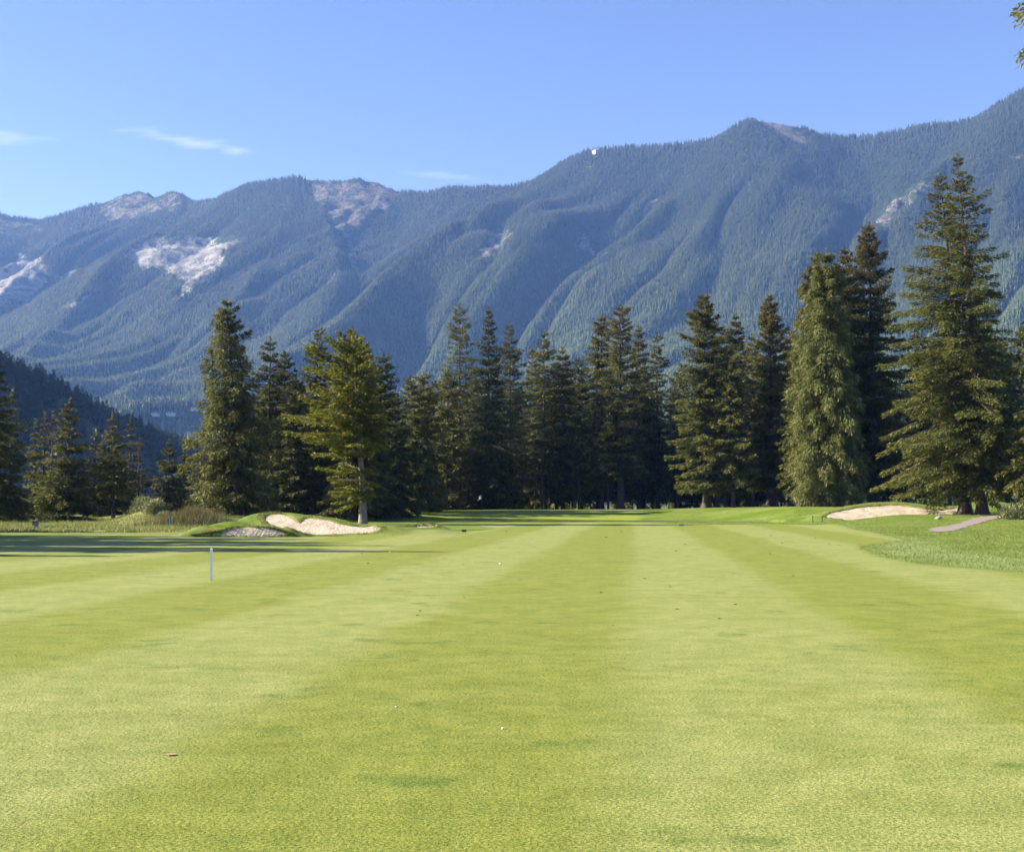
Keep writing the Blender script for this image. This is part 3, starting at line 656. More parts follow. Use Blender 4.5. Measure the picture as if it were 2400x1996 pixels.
def trunk_mesh(H, r0, limbs, mat, lean=(0, 0), seed=0, flare=1.5, n=9, top=0.97):
    rng = np.random.default_rng(seed + 5); hs = [-0.3, 0, .25, .7, 1.6] + list(np.linspace(2.6, H*top, 9)); V = []; Fc = []
    for z in hs:
        f = max(0, z/H); r = r0 * (1-f)**1.1 * (1 + (flare-1) * math.exp(-max(0, z)/0.45)) + 0.012
        for j in range(n):
            a = 6.2832*j/n; rj = r * (1 + 0.13*math.sin(3*a + z*.3 + seed) * math.exp(-max(0, z)/2))
            V.append((rj*math.cos(a) + lean[0]*f**1.5*H, rj*math.sin(a) + lean[1]*f**1.5*H, z))
    for i in range(len(hs)-1):
        for j in range(n): Fc.append((i*n+j, i*n+(j+1) % n, (i+1)*n+(j+1) % n, (i+1)*n+j))
    for pts, r in limbs:
        k = len(V)
        for i, p in enumerate(pts):
            t = pts[min(i+1, len(pts)-1)] - pts[max(i-1, 0)]; s = np.cross(t, UPV); s /= np.linalg.norm(s) + 1e-9; u = np.cross(s, t); u /= np.linalg.norm(u) + 1e-9
            rr_ = r * (1 - 0.28*i)
            for j in range(3):
                a = 2.094*j; V.append(tuple(p + rr_*(math.cos(a)*s + math.sin(a)*u)))
        for i in range(len(pts)-1):
            for j in range(3): Fc.append((k+i*3+j, k+i*3+(j+1) % 3, k+(i+1)*3+(j+1) % 3, k+(i+1)*3+j))
    return mesh_np('trunk', V, Fc, mat, True)
def plant(name, loc, tm, cm, label, cat='tree', group=None, rz=0.0, sc=None):
    e = link(name, None, None, loc, rz); e.empty_display_size = 0.3
    if sc is not None: e.scale = sc
    link('trunk', tm, e); link('crown', cm, e)
    return tag(e, label, cat, group)
STY = {
 'spruce': dict(pexp=.55, dens=1.1),
 'dense':  dict(el=(.38, .10), dens=1.6, gaps=.25, nbr=7),
 'open':   dict(pexp=.55, dens=0.80, gaps=.45, nbr=5, droop=.35, cones=.35),
 'sparse': dict(dens=0.38, gaps=.55, nbr=4, droop=.2, e_top=45, e_bot=15, sag=.05),
 'weep':   dict(dens=2.0, droop=1.05, sag=.42, el=(.46, .075), gaps=.25, nbr=7, cones=.06),
 'tiered': dict(el=(.36, .09), dens=1.35, gaps=.45, lev=44, nbr=5, pexp=.56, droop=.40, wf=.26, sag=.18, cones=.22),
 'wood':   dict(dens=0.80, gaps=.25, el=(.66, .24), nbr=6, cones=.05, pexp=.5),
}
n_tri = [0]
def spruce_at(i, px, ytop, Y, hw, style, label, mat='spruce', zb=0.5, r0=None, group=None, over=None, name='spruce_tree', bark_='bark', cat='tree', base=None):
    u, e = pixdir(px, ytop); top = EYE + e*Y; x = (pixdir(base, 1190)[0] if base else u) * Y
    z = float(G(x, Y)[0]); H = top - z; R = 1.2 * hw / F_PX * Y
    rs = np.random.default_rng(3000+i); kw = dict(STY[style]); kw['gaps'] = kw.get('gaps', .3) + rs.uniform(-.08, .18); kw['e_bot'] = rs.uniform(-22, 2); kw['sag'] = kw.get('sag', .25) * rs.uniform(.6, 1.4); kw['belly'] = rs.uniform(0, .35)
    if i < 15: kw['pexp'] = .85; kw['belly'] = .05
    kw.update(over or {}); s = Y / 150.0; el = kw.pop('el', (.42, .12))
    k = 0.36 + 0.64 * s; el = (el[0]*k*1.2, el[1]*k*1.30); kw['dens'] = kw.get('dens', 1.0) / k**1.4 * 1.9
    if base: kw['lean'] = ((u*Y - x) / H, 0)
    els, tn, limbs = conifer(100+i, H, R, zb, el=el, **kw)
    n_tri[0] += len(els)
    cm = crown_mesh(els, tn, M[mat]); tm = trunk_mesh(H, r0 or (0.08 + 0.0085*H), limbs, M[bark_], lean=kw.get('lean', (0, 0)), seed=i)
    return plant(name, (x, Y, z), tm, cm, label, cat, group)
TREES = [
 # px, ytop, depth, half width px, style, label, options
 (-22, 800, 106, 86, 'dense', 'large dark spruce cut off by the left edge of the picture', dict(mat='spruce_dark', over=dict(pexp=.85))),
 (29, 916, 116, 52, 'spruce', 'spruce with lit tip just right of the dark spruce at the left edge', {}),
 (84, 988, 126, 34, 'spruce', 'low narrow spruce, leftmost of the thin spires left of the broad front spruce', {}),
 (105, 966, 124, 36, 'open', 'thin spire spruce behind the left shoulder of the broad front spruce', {}),
 (124, 970, 128, 34, 'sparse', 'brownish thin spruce spire next to the broad front spruce at left', dict(mat='dead', over=dict(dens=.8))),
 (163, 936, 111, 78, 'dense', 'broad bushy spruce in front of the left group, branches down to the long grass', dict(over=dict(pexp=.9))),
 (224, 1012, 124, 42, 'spruce', 'short spruce between the broad bushy spruce and the spruce with bare lower trunk', {}),
 (263, 970, 128, 50, 'spruce', 'spruce rising behind the spruce with the bare lower trunk at left', {}),
 (268, 1050, 112, 58, 'open', 'spruce with bare lower trunk standing above the weedy slope at left', dict(zb=2.6)),
 (306, 985, 134, 50, 'open', 'dark spruce with thin ragged crown left of the gap in the woods', dict(mat='spruce_dark')),
 (326, 1032, 130, 34, 'sparse', 'half dead spruce with brown twigs left of the gap in the woods', dict(mat='dead', over=dict(dens=.7))),
 (397, 1030, 138, 38, 'dense', 'narrow spruce standing alone in the gap above the grassy hummock', dict(mat='spruce_dark')),
 (432, 1056, 144, 34, 'dense', 'small spruce just right of the narrow spruce in the gap', dict(mat='spruce_dark')),
 (462, 1058, 142, 26, 'open', 'small thin spruce behind the grey dead tree', dict(mat='spruce_dark')),
 (478, 1078, 126, 27, 'weep', 'grey dead spruce with hanging twigs beside the tall left spruce', dict(mat='dead', over=dict(dens=.75, cones=0), base=487, name='dead_tree')),
 (499, 752, 122, 38, 'sparse', 'spruce with sparse open spire just left of the tall left spruce', {}),
 (532, 700, 115, 80, 'dense', 'tallest spruce at the left end of the central tree line, shaggy down to the ground', dict(over=dict(droop=.8, pexp=.62, cones=.1), base=552, r0=.4)),
 (634, 793, 125, 58, 'spruce', 'pointed spruce just right of the tallest left spruce', dict(mat='spruce_dark')),
 (667, 826, 129, 50, 'spruce', 'thin pointed spruce between the pointed left spruce and the fir', dict(mat='spruce_dark')),
 (688, 884, 121, 48, 'spruce', 'lower dark spruce filling the gap left of the fir', dict(mat='spruce_dark')),
 (744, 768, 124, 56, 'tiered', 'spruce spire rising behind the left shoulder of the fir', {}),
 (827, 767, 119, 62, 'tiered', 'spruce whose thin tip is the highest point above the fir', {}),
 (853, 793, 121, 50, 'spruce', 'spruce showing its tip right of the highest tip above the fir', {}),
 (876, 850, 123, 56, 'spruce', 'spruce showing along the right flank of the fir', dict(mat='spruce_dark')),
 (930, 922, 127, 44, 'dense', 'dark low spruce between the fir and the pale twin tipped spruce', dict(mat='spruce_dark')),
 (971, 897, 137, 54, 'dense', 'pale green spruce at the left end of the putting green, left of two tips', dict(mat='spruce_bright', base=974)),
 (995, 876, 142, 50, 'spruce', 'pale spruce right of two tips at the left end of the putting green', {}),
 (1050, 868, 163, 52, 'spruce', 'lower spruce left of the tall ragged spruce behind the green', {}),
 (1078, 712, 168, 58, 'tiered', 'tall ragged spruce with crooked top behind the flag', dict(over=dict(gaps=.6, pexp=.5, dens=.85), zb=3.0)),
 (1145, 722, 165, 56, 'spruce', 'tall spruce with clean pointed cone top, right of the tall ragged spruce', dict(mat='spruce_dark', over=dict(pexp=.85))),
 (1195, 754, 171, 48, 'tiered', 'spruce with slim dark spire right of the clean cone topped spruce', dict(mat='spruce_dark')),
 (1247, 822, 178, 38, 'open', 'small pale tip left of the two mid height spruces behind the green', {}),
 (1275, 780, 175, 46, 'open', 'mid height spruce with thin see through top behind the green', dict(zb=3.5)),
 (1318, 817, 177, 48, 'spruce', 'shorter spruce with broad pointed top behind the middle of the green', dict(zb=3)),
 (1362, 886, 180, 40, 'dense', 'low dark spruce left of the two tall spruces right of centre', dict(mat='spruce_dark', zb=3)),
 (1409, 738, 172, 46, 'spruce', 'tall pale spruce, left of the pair right of centre', dict(zb=3.5, over=dict(cones=.4))),
 (1453, 715, 169, 54, 'tiered', 'tall dark spruce, right of the pair right of centre', dict(zb=4.5, over=dict(cones=.5), r0=.5)),
 (1496, 765, 178, 42, 'spruce', 'slim green spruce just right of the tall pair', dict(zb=4)),
 (1539, 783, 176, 46, 'open', 'spruce with bare grey trunk showing, left of the broad brown topped spruce', dict(zb=3)),
 (1649, 693, 152, 80, 'dense', 'broad brown topped spruce leaning right, its boughs low over the rough', dict(over=dict(pexp=.5, gaps=.4, cones=.35), base=1655, zb=2.6, r0=.46, bark_='bark')),
 (1677, 768, 170, 40, 'spruce', 'thin tip right behind the broad brown topped spruce', dict(zb=4)),
 (1697, 765, 168, 42, 'spruce', 'slim spruce between the brown topped spruce and the dark pointed tip', dict(zb=4)),
 (1725, 736, 176, 44, 'dense', 'dark pointed spruce tip between the broad spruces at right', dict(mat='spruce_dark', zb=4)),
 (1716, 822, 150, 50, 'tiered', 'yellow green spruce with stepped boughs between the two broad spruces', dict(mat='spruce_bright', zb=3.2, over=dict(pexp=.4, cones=0))),
 (1762, 788, 166, 44, 'spruce', 'pale tip left of the second broad spruce', dict(zb=4)),
 (1803, 694, 154, 72, 'dense', 'second broad spruce with pointed cone laden top, left of the weeping spruce', dict(over=dict(pexp=.58, cones=.4, gaps=.4), zb=2.6, r0=.6)),
 (1852, 772, 164, 50, 'spruce', 'lower spruce in the notch left of the weeping spruce', dict(zb=2.5)),
 (1910, 600, 131, 52, 'weep', 'left stem top of the weeping spruce clump', dict(over=dict(pexp=.5, cones=.25), zb=3)),
 (1936, 584, 127, 70, 'weep', 'big pale weeping spruce with curtains of hanging twigs, left of the right bunker', dict(mat='spruce_bright', over=dict(pexp=.52), zb=1.6, r0=.5)),
 (1980, 581, 134, 62, 'dense', 'spruce tip between the weeping spruce and the dark pointed spruce', dict(over=dict(pexp=.6, cones=.4), zb=3)),
 (2037, 527, 132, 80, 'dense', 'dark pointed spruce with brown cones, right of the weeping spruce', dict(mat='spruce_dark', over=dict(cones=.5, pexp=.62, gaps=.45), zb=2.4, r0=.55)),
 (2203, 402, 102, 128, 'tiered', 'left stem of the giant twin spruce, boughs sweeping left over the bunker', dict(over=dict(pexp=.78, lev=46, dens=1.15, sag=.28, e_bot=-14, nbr=6, dirf=lambda a, f: 1.0 + .28*max(0, -math.cos(a))), base=2262, zb=2.3, r0=.46, bark_='bark_red')),
 (2243, 360, 100, 118, 'tiered', 'right stem of the giant twin spruce, tallest tip in the picture', dict(over=dict(pexp=.78, lev=50, dens=1.15, gaps=.5, sag=.22, cones=.25, nbr=6), base=2301, zb=2.6, r0=.42, bark_='bark_red')),
 (2428, 690, 96, 66, 'dense', 'spruce cut off by the right edge of the picture', dict(over=dict(cones=.3), zb=1.0)),
]
for i, (px, yt, Y, hw, sty, lab, kw) in enumerate(TREES): spruce_at(i, px, yt, Y, hw, sty, lab, **kw)

# the fir with bare trunk by the left bunker: crown thrown to the sunny side, one low bough below
Y = 99.0; px = 851; p0 = pt(px, 1225, Y); gz0 = float(G(p0[0], Y)[0]); H = pt(815, 796, Y)[2] - gz0
def fir_dir(a, f): return (1.0 + 0.75*max(0, -math.cos(a)) * (1 - .75*f) - 0.42*max(0, math.cos(a)))
def fir_prof(f): return np.interp(f, [0, .10, .25, .45, .65, .85, 1.0], [.62, .92, 1.0, .92, .78, .50, .10])
e1, t1, l1 = conifer(901, H, 3.2, 5.5, dens=3.0, el=(.33, .13), e_top=50, e_bot=8, sag=.2, droop=.26, gaps=.40, lev=22, nbr=8, cones=0, wf=.34, dirf=fir_dir, proff=fir_prof, lean=(-0.07, 0), tuft=1.2)
e2, t2, l2 = conifer(902, 4.4, 2.4, 2.0, dens=3.4, el=(.32, .12), e_top=16, e_bot=-6, sag=.2, droop=.22, gaps=.3, lev=7, nbr=5, cones=0, wf=.34, dirf=lambda a, f: .30 + 1.15*max(0, -math.cos(a)) + .25*abs(math.sin(a)), proff=lambda f: .75 + .3*f)
l2 = [x for x in l2]
cm = crown_mesh(np.concatenate([e1, e2[:-40]]), np.concatenate([t1, t2[:-40]]), M['fir'])
plant('fir_tree', (p0[0], Y, gz0), trunk_mesh(H, 0.30, l1 + l2, M['bark_fir'], lean=(-0.07, 0), seed=3, flare=1.25), cm, 'yellow green fir with bare lower trunk and one low bough behind the left bunker', 'tree')

# shaded wood behind the front row
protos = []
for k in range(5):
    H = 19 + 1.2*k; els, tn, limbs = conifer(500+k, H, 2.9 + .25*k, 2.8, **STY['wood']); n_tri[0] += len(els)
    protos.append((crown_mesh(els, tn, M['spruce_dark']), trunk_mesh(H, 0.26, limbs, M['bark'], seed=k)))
rng = np.random.default_rng(5)
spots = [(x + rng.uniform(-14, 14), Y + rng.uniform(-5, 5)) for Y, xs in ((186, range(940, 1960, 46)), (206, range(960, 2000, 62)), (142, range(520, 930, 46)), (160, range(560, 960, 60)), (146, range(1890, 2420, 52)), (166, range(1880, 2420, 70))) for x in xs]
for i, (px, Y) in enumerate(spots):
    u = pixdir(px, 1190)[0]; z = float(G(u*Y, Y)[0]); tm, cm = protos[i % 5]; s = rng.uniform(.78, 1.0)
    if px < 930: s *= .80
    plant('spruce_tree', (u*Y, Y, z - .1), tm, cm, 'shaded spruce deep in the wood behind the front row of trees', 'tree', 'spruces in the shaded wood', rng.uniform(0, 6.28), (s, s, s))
# slender understory trunks seen between the crowns' lower edges
tk = MB().tube([(0, 0, -.3), (0.03, 0, 2), (-.03, .02, 5), (0, 0, 9)], [.16, .13, .11, .05], 7)
tkm = bpy.data.meshes.new('trunk'); tkm.from_pydata(tk.v, [], tk.f); tkm.materials.append(M['bark'])
ce, ct, cl_ = conifer(77, 10.5, 1.2, 4.5, **STY['wood']); tkc = crown_mesh(ce, ct, M['spruce_dark'])
for i, (px, Y) in enumerate([(x + rng.uniform(-12, 12), rng.uniform(168, 200)) for x in list(range(1250, 1900, 24)) + list(range(1000, 1250, 46))] + [(x + rng.uniform(-8, 8), rng.uniform(128, 142)) for x in range(700, 960, 34)]):
    u = pixdir(px, 1190)[0]; s = rng.uniform(.8, 1.25)
    plant('young_spruce_tree', (u*Y, Y, float(G(u*Y, Y)[0]) - .1), tkm, tkc, 'slender young spruce with bare grey stem among the shaded trunks', 'tree', 'slender stems in the shaded wood', rng.uniform(0, 6.28), (s*.9, s*.9, s))

for k in range(3):
    els, tn, limbs = conifer(560+k, 4.2 + .5*k, 1.35, .2, dens=1.5, el=(.5, .2), cones=0)
    protos.append((crown_mesh(els, tn, M['spruce_bright']), trunk_mesh(4.2 + .5*k, .07, limbs, M['bark'], seed=60+k)))
for i, (px, Y) in enumerate([(x + rng.uniform(-9, 9), rng.uniform(212, 240)) for x in range(930, 1960, 34)] + [(x + rng.uniform(-9, 9), rng.uniform(172, 195)) for x in range(1880, 2440, 40)] + [(x + rng.uniform(-9, 9), rng.uniform(165, 180)) for x in range(500, 940, 48)]):
    u = pixdir(px, 1190)[0]; tm, cm = protos[5 + i % 3]; s = rng.uniform(.6, 1.25)
    plant('sapling_spruce', (u*Y, Y, float(G(u*Y, Y)[0]) - .1), tm, cm, 'small bushy spruce sapling seen between the trunks at the back of the wood', 'tree', 'saplings behind the wood', rng.uniform(0, 6.28), (s, s, s))
# trees left of the picture whose long shadows cross the fairway
shp = []
for k in range(3):
    els, tn, limbs = conifer(700+k, 19, 2.9, .6, dens=1.2, el=(.6, .24)); n_tri[0] += len(els)
    shp.append((crown_mesh(els, tn, M['spruce_dark']), trunk_mesh(19, .3, limbs, M['bark'], seed=40+k)))
for i, (x, Y, s) in enumerate([(-33, 46.0, .62), (-36.5, 51.0, 1.0), (-38, 57, .98), (-43, 60, 1.06), (-46.5, 66.5, 1.1), (-40, 64, .9), (-37, 69, .78), (-52, 62, 1.1), (-50, 55, 1.05), (-45, 47.5, .88), (-56, 70, 1.1), (-58, 80, 1.1), (-62, 92, 1.1), (-42, 53.5, 1.05), (-55, 58, 1.2), (-48, 61, 1.15), (-60, 66, 1.2), (-35, 60.5, .8)]):
    tm, cm = shp[i % 3]
    plant('spruce_tree', (x, Y - 4.5, 0), tm, cm, 'spruce standing beyond the left edge, casting long shadows over the fairway', 'tree', 'spruces beyond the left edge', i*1.7, (s, s, s))

# near spruce beyond the right edge: one bough tip reaches into the top right corner
nt_ = conifer(811, 17.5, 2.3, 10.15, dens=11.0, el=(.12, .035), e_top=30, e_bot=-8, droop=.35, gaps=.2, lev=20, nbr=6, cones=.9, tuft=.5, lenvar=(.85, 1.0), pexp=.35)
c0 = pt(2400, 70, 22.0)
cm = crown_mesh(nt_[0], nt_[1], M['spruce']); n_tri[0] += 2*len(nt_[0])
plant('near_spruce_tree', (c0[0] + 2.05, 22.0, 0), trunk_mesh(17.5, .27, nt_[2], M['bark'], seed=9), cm, 'near spruce, only a bough tip showing in the top right corner', 'tree')

# hill trees: the crest row as single trees, the rest as one mass
def lowtree(seed, H, R, mat, nlev=9):
    rng = np.random.default_rng(seed); V = []; T = []
    for i in range(nlev):
        f = i / nlev; z = H*(.04 + .96*f); r = R*(1-f)**.85; nb = 6 if f < .6 else 5
        for j in range(nb):
            a = 6.283*j/nb + i*1.3 + rng.uniform(-.3, .3); L = r*rng.uniform(.7, 1.15); d = np.array((math.cos(a), math.sin(a), 0)); s = np.array((-math.sin(a), math.cos(a), 0))
            h = H/nlev; c = np.array((0, 0, z + h*1.25)); t = d*L + np.array((0, 0, z - h*rng.uniform(.1, .6)))
            m_ = (c*.45 + t*.55); V.append((c, m_ + s*L*.42, t, m_ - s*L*.42)); T.append(np.clip(.25 + .5*rng.random() + .15*f, 0, .95))
    V.append((np.array((0, 0, H)), np.array((R*.08, 0, H*.9)), np.array((0, 0, H*.86)), np.array((-R*.08, 0, H*.9)))); T.append(.5)
    n = len(V); m_ = mesh_np('crown', np.array(V).reshape(-1, 3), np.arange(n*4).reshape(n, 4), mat); fattr(m_, 'tint', T, 'FACE'); return m_
hill_c = []
for k in range(3):
    he_, ht_, _ = conifer(620+k, 1.0, .21 + .03*k, .05, dens=1.3, el=(.105, .045), lev=17, nbr=6, cones=0, tuft=.15, droop=.3, lenvar=(.65, 1.1), e_top=35, e_bot=-10)
    keep = he_.max(1)[:,2] < 1.06; hill_c.append(crown_mesh(he_[keep], ht_[keep], M['hill']))
stem = MB().tube([(0, 0, -.02), (0, 0, .5), (0, 0, .95)], [.016, .011, .003], 5)
stm = bpy.data.meshes.new('trunk'); stm.from_pydata(stem.v, [], stem.f); stm.materials.append(M['bark'])
first_hill = None
cl_px = np.concatenate([np.linspace(-6, 500, 84)])
for i, px in enumerate(cl_px):
    px = px + rng.uniform(-3, 3); Y = np.interp(px, [-700, 0, 480, 900], [760, 900, 1150, 1300]) + rng.uniform(-25, 12); u = pixdir(px, 950)[0]; s = rng.uniform(8, 14)
    o = plant('spruce_tree', (u*Y, Y, hill_z(u*Y, Y) - .3), stm, hill_c[i % 3], 'small distant spruce on the crest of the dark wooded hill at left', 'tree', 'spruces along the hill crest', rng.uniform(0, 6.28), (s, s, s))
    if first_hill is None: first_hill = [c for c in o.children if c.name.startswith('crown')][0]

def scatter(name, pts, sc, rz, src, mat, label):
    m = bpy.data.meshes.new(name); m.vertices.add(len(pts)); m.vertices.foreach_set('co', np.asarray(pts, np.float32).ravel()); m.update()
    fattr(m, 'sc', sc); fattr(m, 'rz', rz); m.materials.append(mat)
    o = link(name, m); tag(o, label, kind='stuff')
    ng = bpy.data.node_groups.new(name + '_nodes', 'GeometryNodeTree')
    ng.interface.new_socket('Geometry', in_out='INPUT', socket_type='NodeSocketGeometry'); ng.interface.new_socket('Geometry', in_out='OUTPUT', socket_type='NodeSocketGeometry')
    gi = N(ng, 'NodeGroupInput'); go = N(ng, 'NodeGroupOutput'); iop = N(ng, 'GeometryNodeInstanceOnPoints'); oi = N(ng, 'GeometryNodeObjectInfo')
    oi.inputs['Object'].default_value = src; oi.inputs['As Instance'].default_value = True; oi.transform_space = 'ORIGINAL'
    a = N(ng, 'GeometryNodeInputNamedAttribute', data_type='FLOAT'); a.inputs[0].default_value = 'sc'
    r_ = N(ng, 'GeometryNodeInputNamedAttribute', data_type='FLOAT'); r_.inputs[0].default_value = 'rz'
    cx = N(ng, 'ShaderNodeCombineXYZ'); L = ng.links.new
    L(r_.outputs[0], cx.inputs[2]); L(gi.outputs[0], iop.inputs['Points']); L(oi.outputs['Geometry'], iop.inputs['Instance'])
    L(cx.outputs[0], iop.inputs['Rotation']); L(a.outputs[0], iop.inputs['Scale']); L(iop.outputs[0], go.inputs[0])
    md = o.modifiers.new('scatter', 'NODES'); md.node_group = ng
    return o
n = 22000; k = rng.integers(0, len(HV), n); hp = HV[k] + np.stack([rng.uniform(-6, 6, n), rng.uniform(-6, 6, n), np.zeros(n)], 1)
hp = hp[(hp[:,2] > 1.5) & (hp[:,0]/hp[:,1] > -.5)]
scatter('hill_forest', hp, rng.uniform(6.5, 13.5, len(hp)), rng.uniform(0, 6.28, len(hp)), first_hill, M['hill'], 'dense dark forest covering the hill at left')

# one spruce near the ridge building is a thing; the mountain forest repeats its shape
far_c = lowtree(31, 1.0, .20, M['far'], 5)
pf = P21(1176, 322, rY(1176) - 25); zf = float(mountain_z(np.array([pf[0]]), np.array([pf[1]]))[0][0])
ft = plant('spruce_tree', (pf[0], pf[1], zf - 1), stm, far_c, 'tiny far spruce on the ridge just left of the summit building', 'tree', None, 0, (19, 19, 19))
far_src = [c for c in ft.children if c.name.startswith('crown')][0]
HOUSE = []
for px, py in ((364, 977), (400, 975), (455, 963)):
    u, e = pixdir(px, py); yy = np.linspace(1250, 3000, 1500); zz = mountain_z(u*yy, yy)[0]; k = int(np.argmax(zz > EYE + e*yy)); HOUSE.append((u*yy[k], yy[k], zz[k]))
clear = np.zeros(NT, bool)
for hx_, hy_, hz_ in HOUSE: clear |= (np.abs(tp[:,0] - hx_*tp[:,1]/hy_) < 11) & (tp[:,1] > hy_ - 85) & (tp[:,1] < hy_ + 9)
tp = tp[~clear]; tsc = tsc[~clear]; NT = len(tp)
scatter('mountain_forest', tp, tsc, rng.uniform(0, 6.28, NT), far_src, M['far'], 'conifer forest covering the mountain slopes')

# ---------------------------------------------------------------- far buildings
def box(name, c, s, mat, parent, rz=0): return MB().box(c, s, rz).build(name, mat, parent)
u0, e0 = pixdir(1400, 352); Yb = float(rY(1225)) - 30; bx = u0*Yb
zb = float(mountain_z(np.array([bx]), np.array([Yb]))[0][0])
sb = link('summit_building', None, None, (bx, Yb, zb + 2), R_(38)); sb.scale = (.8, .8, .72); tag(sb, 'white multi storey building on the mountain ridge', 'building')
box('wall', (0, 0, 7), (34, 20, 16), M['concrete'], sb); box('roof', (1, 0, 16.2), (37, 23, 2.2), M['roofgrey'], sb); box('upper_storey', (6, 0, 19.5), (20, 15, 4.6), M['concrete'], sb)
for fl in range(3):
    for k in range(6):
        w = box('window', (-14 + 5.6*k, -10.1, 2.5 + 4.6*fl), (3.4, .5, 2.6), M['glass'], sb)
    for k in range(3): box('window', (-17.1, -6 + 6*k, 2.5 + 4.6*fl), (.5, 3.6, 2.6), M['glass'], sb)
pk = P21(1545, 241, 3490); zk = float(mountain_z(np.array([pk[0]]), np.array([pk[1]]))[0][0])
hut = link('lookout_hut', None, None, (pk[0], pk[1], zk), .4); tag(hut, 'tiny stone lookout hut on the highest bare summit at right', 'hut')
box('wall', (0, 0, 2.5), (7, 6, 7), M['stone'], hut); MB().box((0, 0, 7.4), (9, 8, 2.8), 0, .3).build('roof', M['roofgrey'], hut); box('mast', (0, 0, 11), (.5, .5, 5), M['greymetal'], hut)
for i, (px, py, w, lab) in enumerate([(364, 975, 22, 'white low building among trees at the mountain foot, left of two'), (400, 973, 26, 'long pale building among trees at the mountain foot, right of the white low one'), (455, 961, 18, 'small pale house among trees beside the tall left spruce')]):
    hb = link('house', None, None, HOUSE[i], .2*i); hb.scale = (.62, .62, .5); tag(hb, lab, 'house')
    box('wall', (0, 0, 4.5), (w, 12, 13), M['concrete'], hb); MB().box((0, 0, 12.6), (w+2, 14, 3.2), 0, .55).build('roof', M['roofgrey'], hb)
    for k in range(3): box('window', (-w/3 + k*w/3, -6.1, 8), (w/7, .4, 2.6), M['glass'], hb)

# ---------------------------------------------------------------- long grass, rough, weeds
def blades(name, X, Y, Z, hgt, wid, rng, mat, label, lean=.5, two=True, light=.5):
    light = np.asarray(light)
    n = len(X); a = rng.uniform(0, 6.283, n); tilt = rng.normal(0, lean, (n, 2))
    p = np.stack([X, Y, Z - .01], 1); s = np.stack([np.cos(a), np.sin(a), np.zeros(n)], 1) * (wid/2)[:,None]
    tip = p + np.stack([tilt[:,0]*hgt, tilt[:,1]*hgt, hgt], 1)
    v = np.stack([p - s, p + s, tip], 1)
    m = mesh_np(name, v.reshape(-1, 3), np.arange(3*n).reshape(n, 3), mat)
    fattr(m, 'tint', np.clip(light + .3*rng.normal(size=n), 0, .95), 'FACE'); o = link(name, m); return tag(o, label, kind='stuff')
rng = np.random.default_rng(21)
# turf of the foreground: short blades, thinning out with distance
n = 430000; d = 4.6 * (20/4.6)**rng.random(n); d = d[rng.random(n) > sstep(7, 20, d)]; n = len(d); u = rng.uniform(-.43, .43, n); X, Y = u*d, d
blades('turf_grass', X, Y, np.zeros(n) + G(X, Y), rng.uniform(.009, .020, n)*(1 + d/60), .0026*(d/5)**.6*rng.uniform(.7, 1.4, n), rng, M['blade'], 'short mown turf of the near fairway', .7)
# long rough at left
n = 60000; u = rng.uniform(-.46, -.235, n); Y = 72 + 48*rng.random(n); X = u*Y
keep = (sdist(FAIR, X, Y) < -.15) & (fbm(X/2.2, Y/2.2, 3) > .34); X, Y = X[keep], Y[keep]
tuft = fbm(X/1.6+9, Y/1.6, 2)
blades('long_grass', X, Y, G(X, Y), rng.uniform(.07, .28, len(X))*(.05 + 2.4*np.maximum(0, tuft-.15)**1.3), rng.uniform(.03, .06, len(X)), rng, M['tallgrass'], 'long pale rough grass in front of the left trees', .4, light=.15 + .9*fbm(X/2.6+31, Y/4+5, 3))
# brown grass on the hummock
p = pt(452, 1195, 90); n = 9000; X = p[0] + rng.normal(0, 1.25, n); Y = 90 + rng.normal(0, 1.3, n)
blades('hummock_grass', X, Y, G(X, Y), rng.uniform(.2, .95, n)*(.4 + fbm(X/.7, Y/.7, 2)), rng.uniform(.03, .05, n), rng, M['hummock'], 'tall seeding grass on the hummock left of the bunkers', .35, light=.45)
# rough around the bunkers and right side
n = 90000; Y = 26 + 90*rng.random(n)**1.2; u = rng.uniform(.12, .44, n); X = u*Y
sdf = sdist(FAIR, X, Y); inb = np.zeros(n, bool)
for bk in BUNK: inb |= sdist(bk.poly, X, Y) > -.05
keep = (sdf < -.1) & ~inb & (sdist([tuple(q_) for q_ in pp], X, Y) < -.15); X, Y = X[keep], Y[keep]
blades('rough_grass', X, Y, G(X, Y), rng.uniform(.03, .09, len(X)), rng.uniform(.012, .03, len(X))*(.4 + Y/70), rng, M['roughblade'], 'rough grass right of the fairway', .6, light=.5)
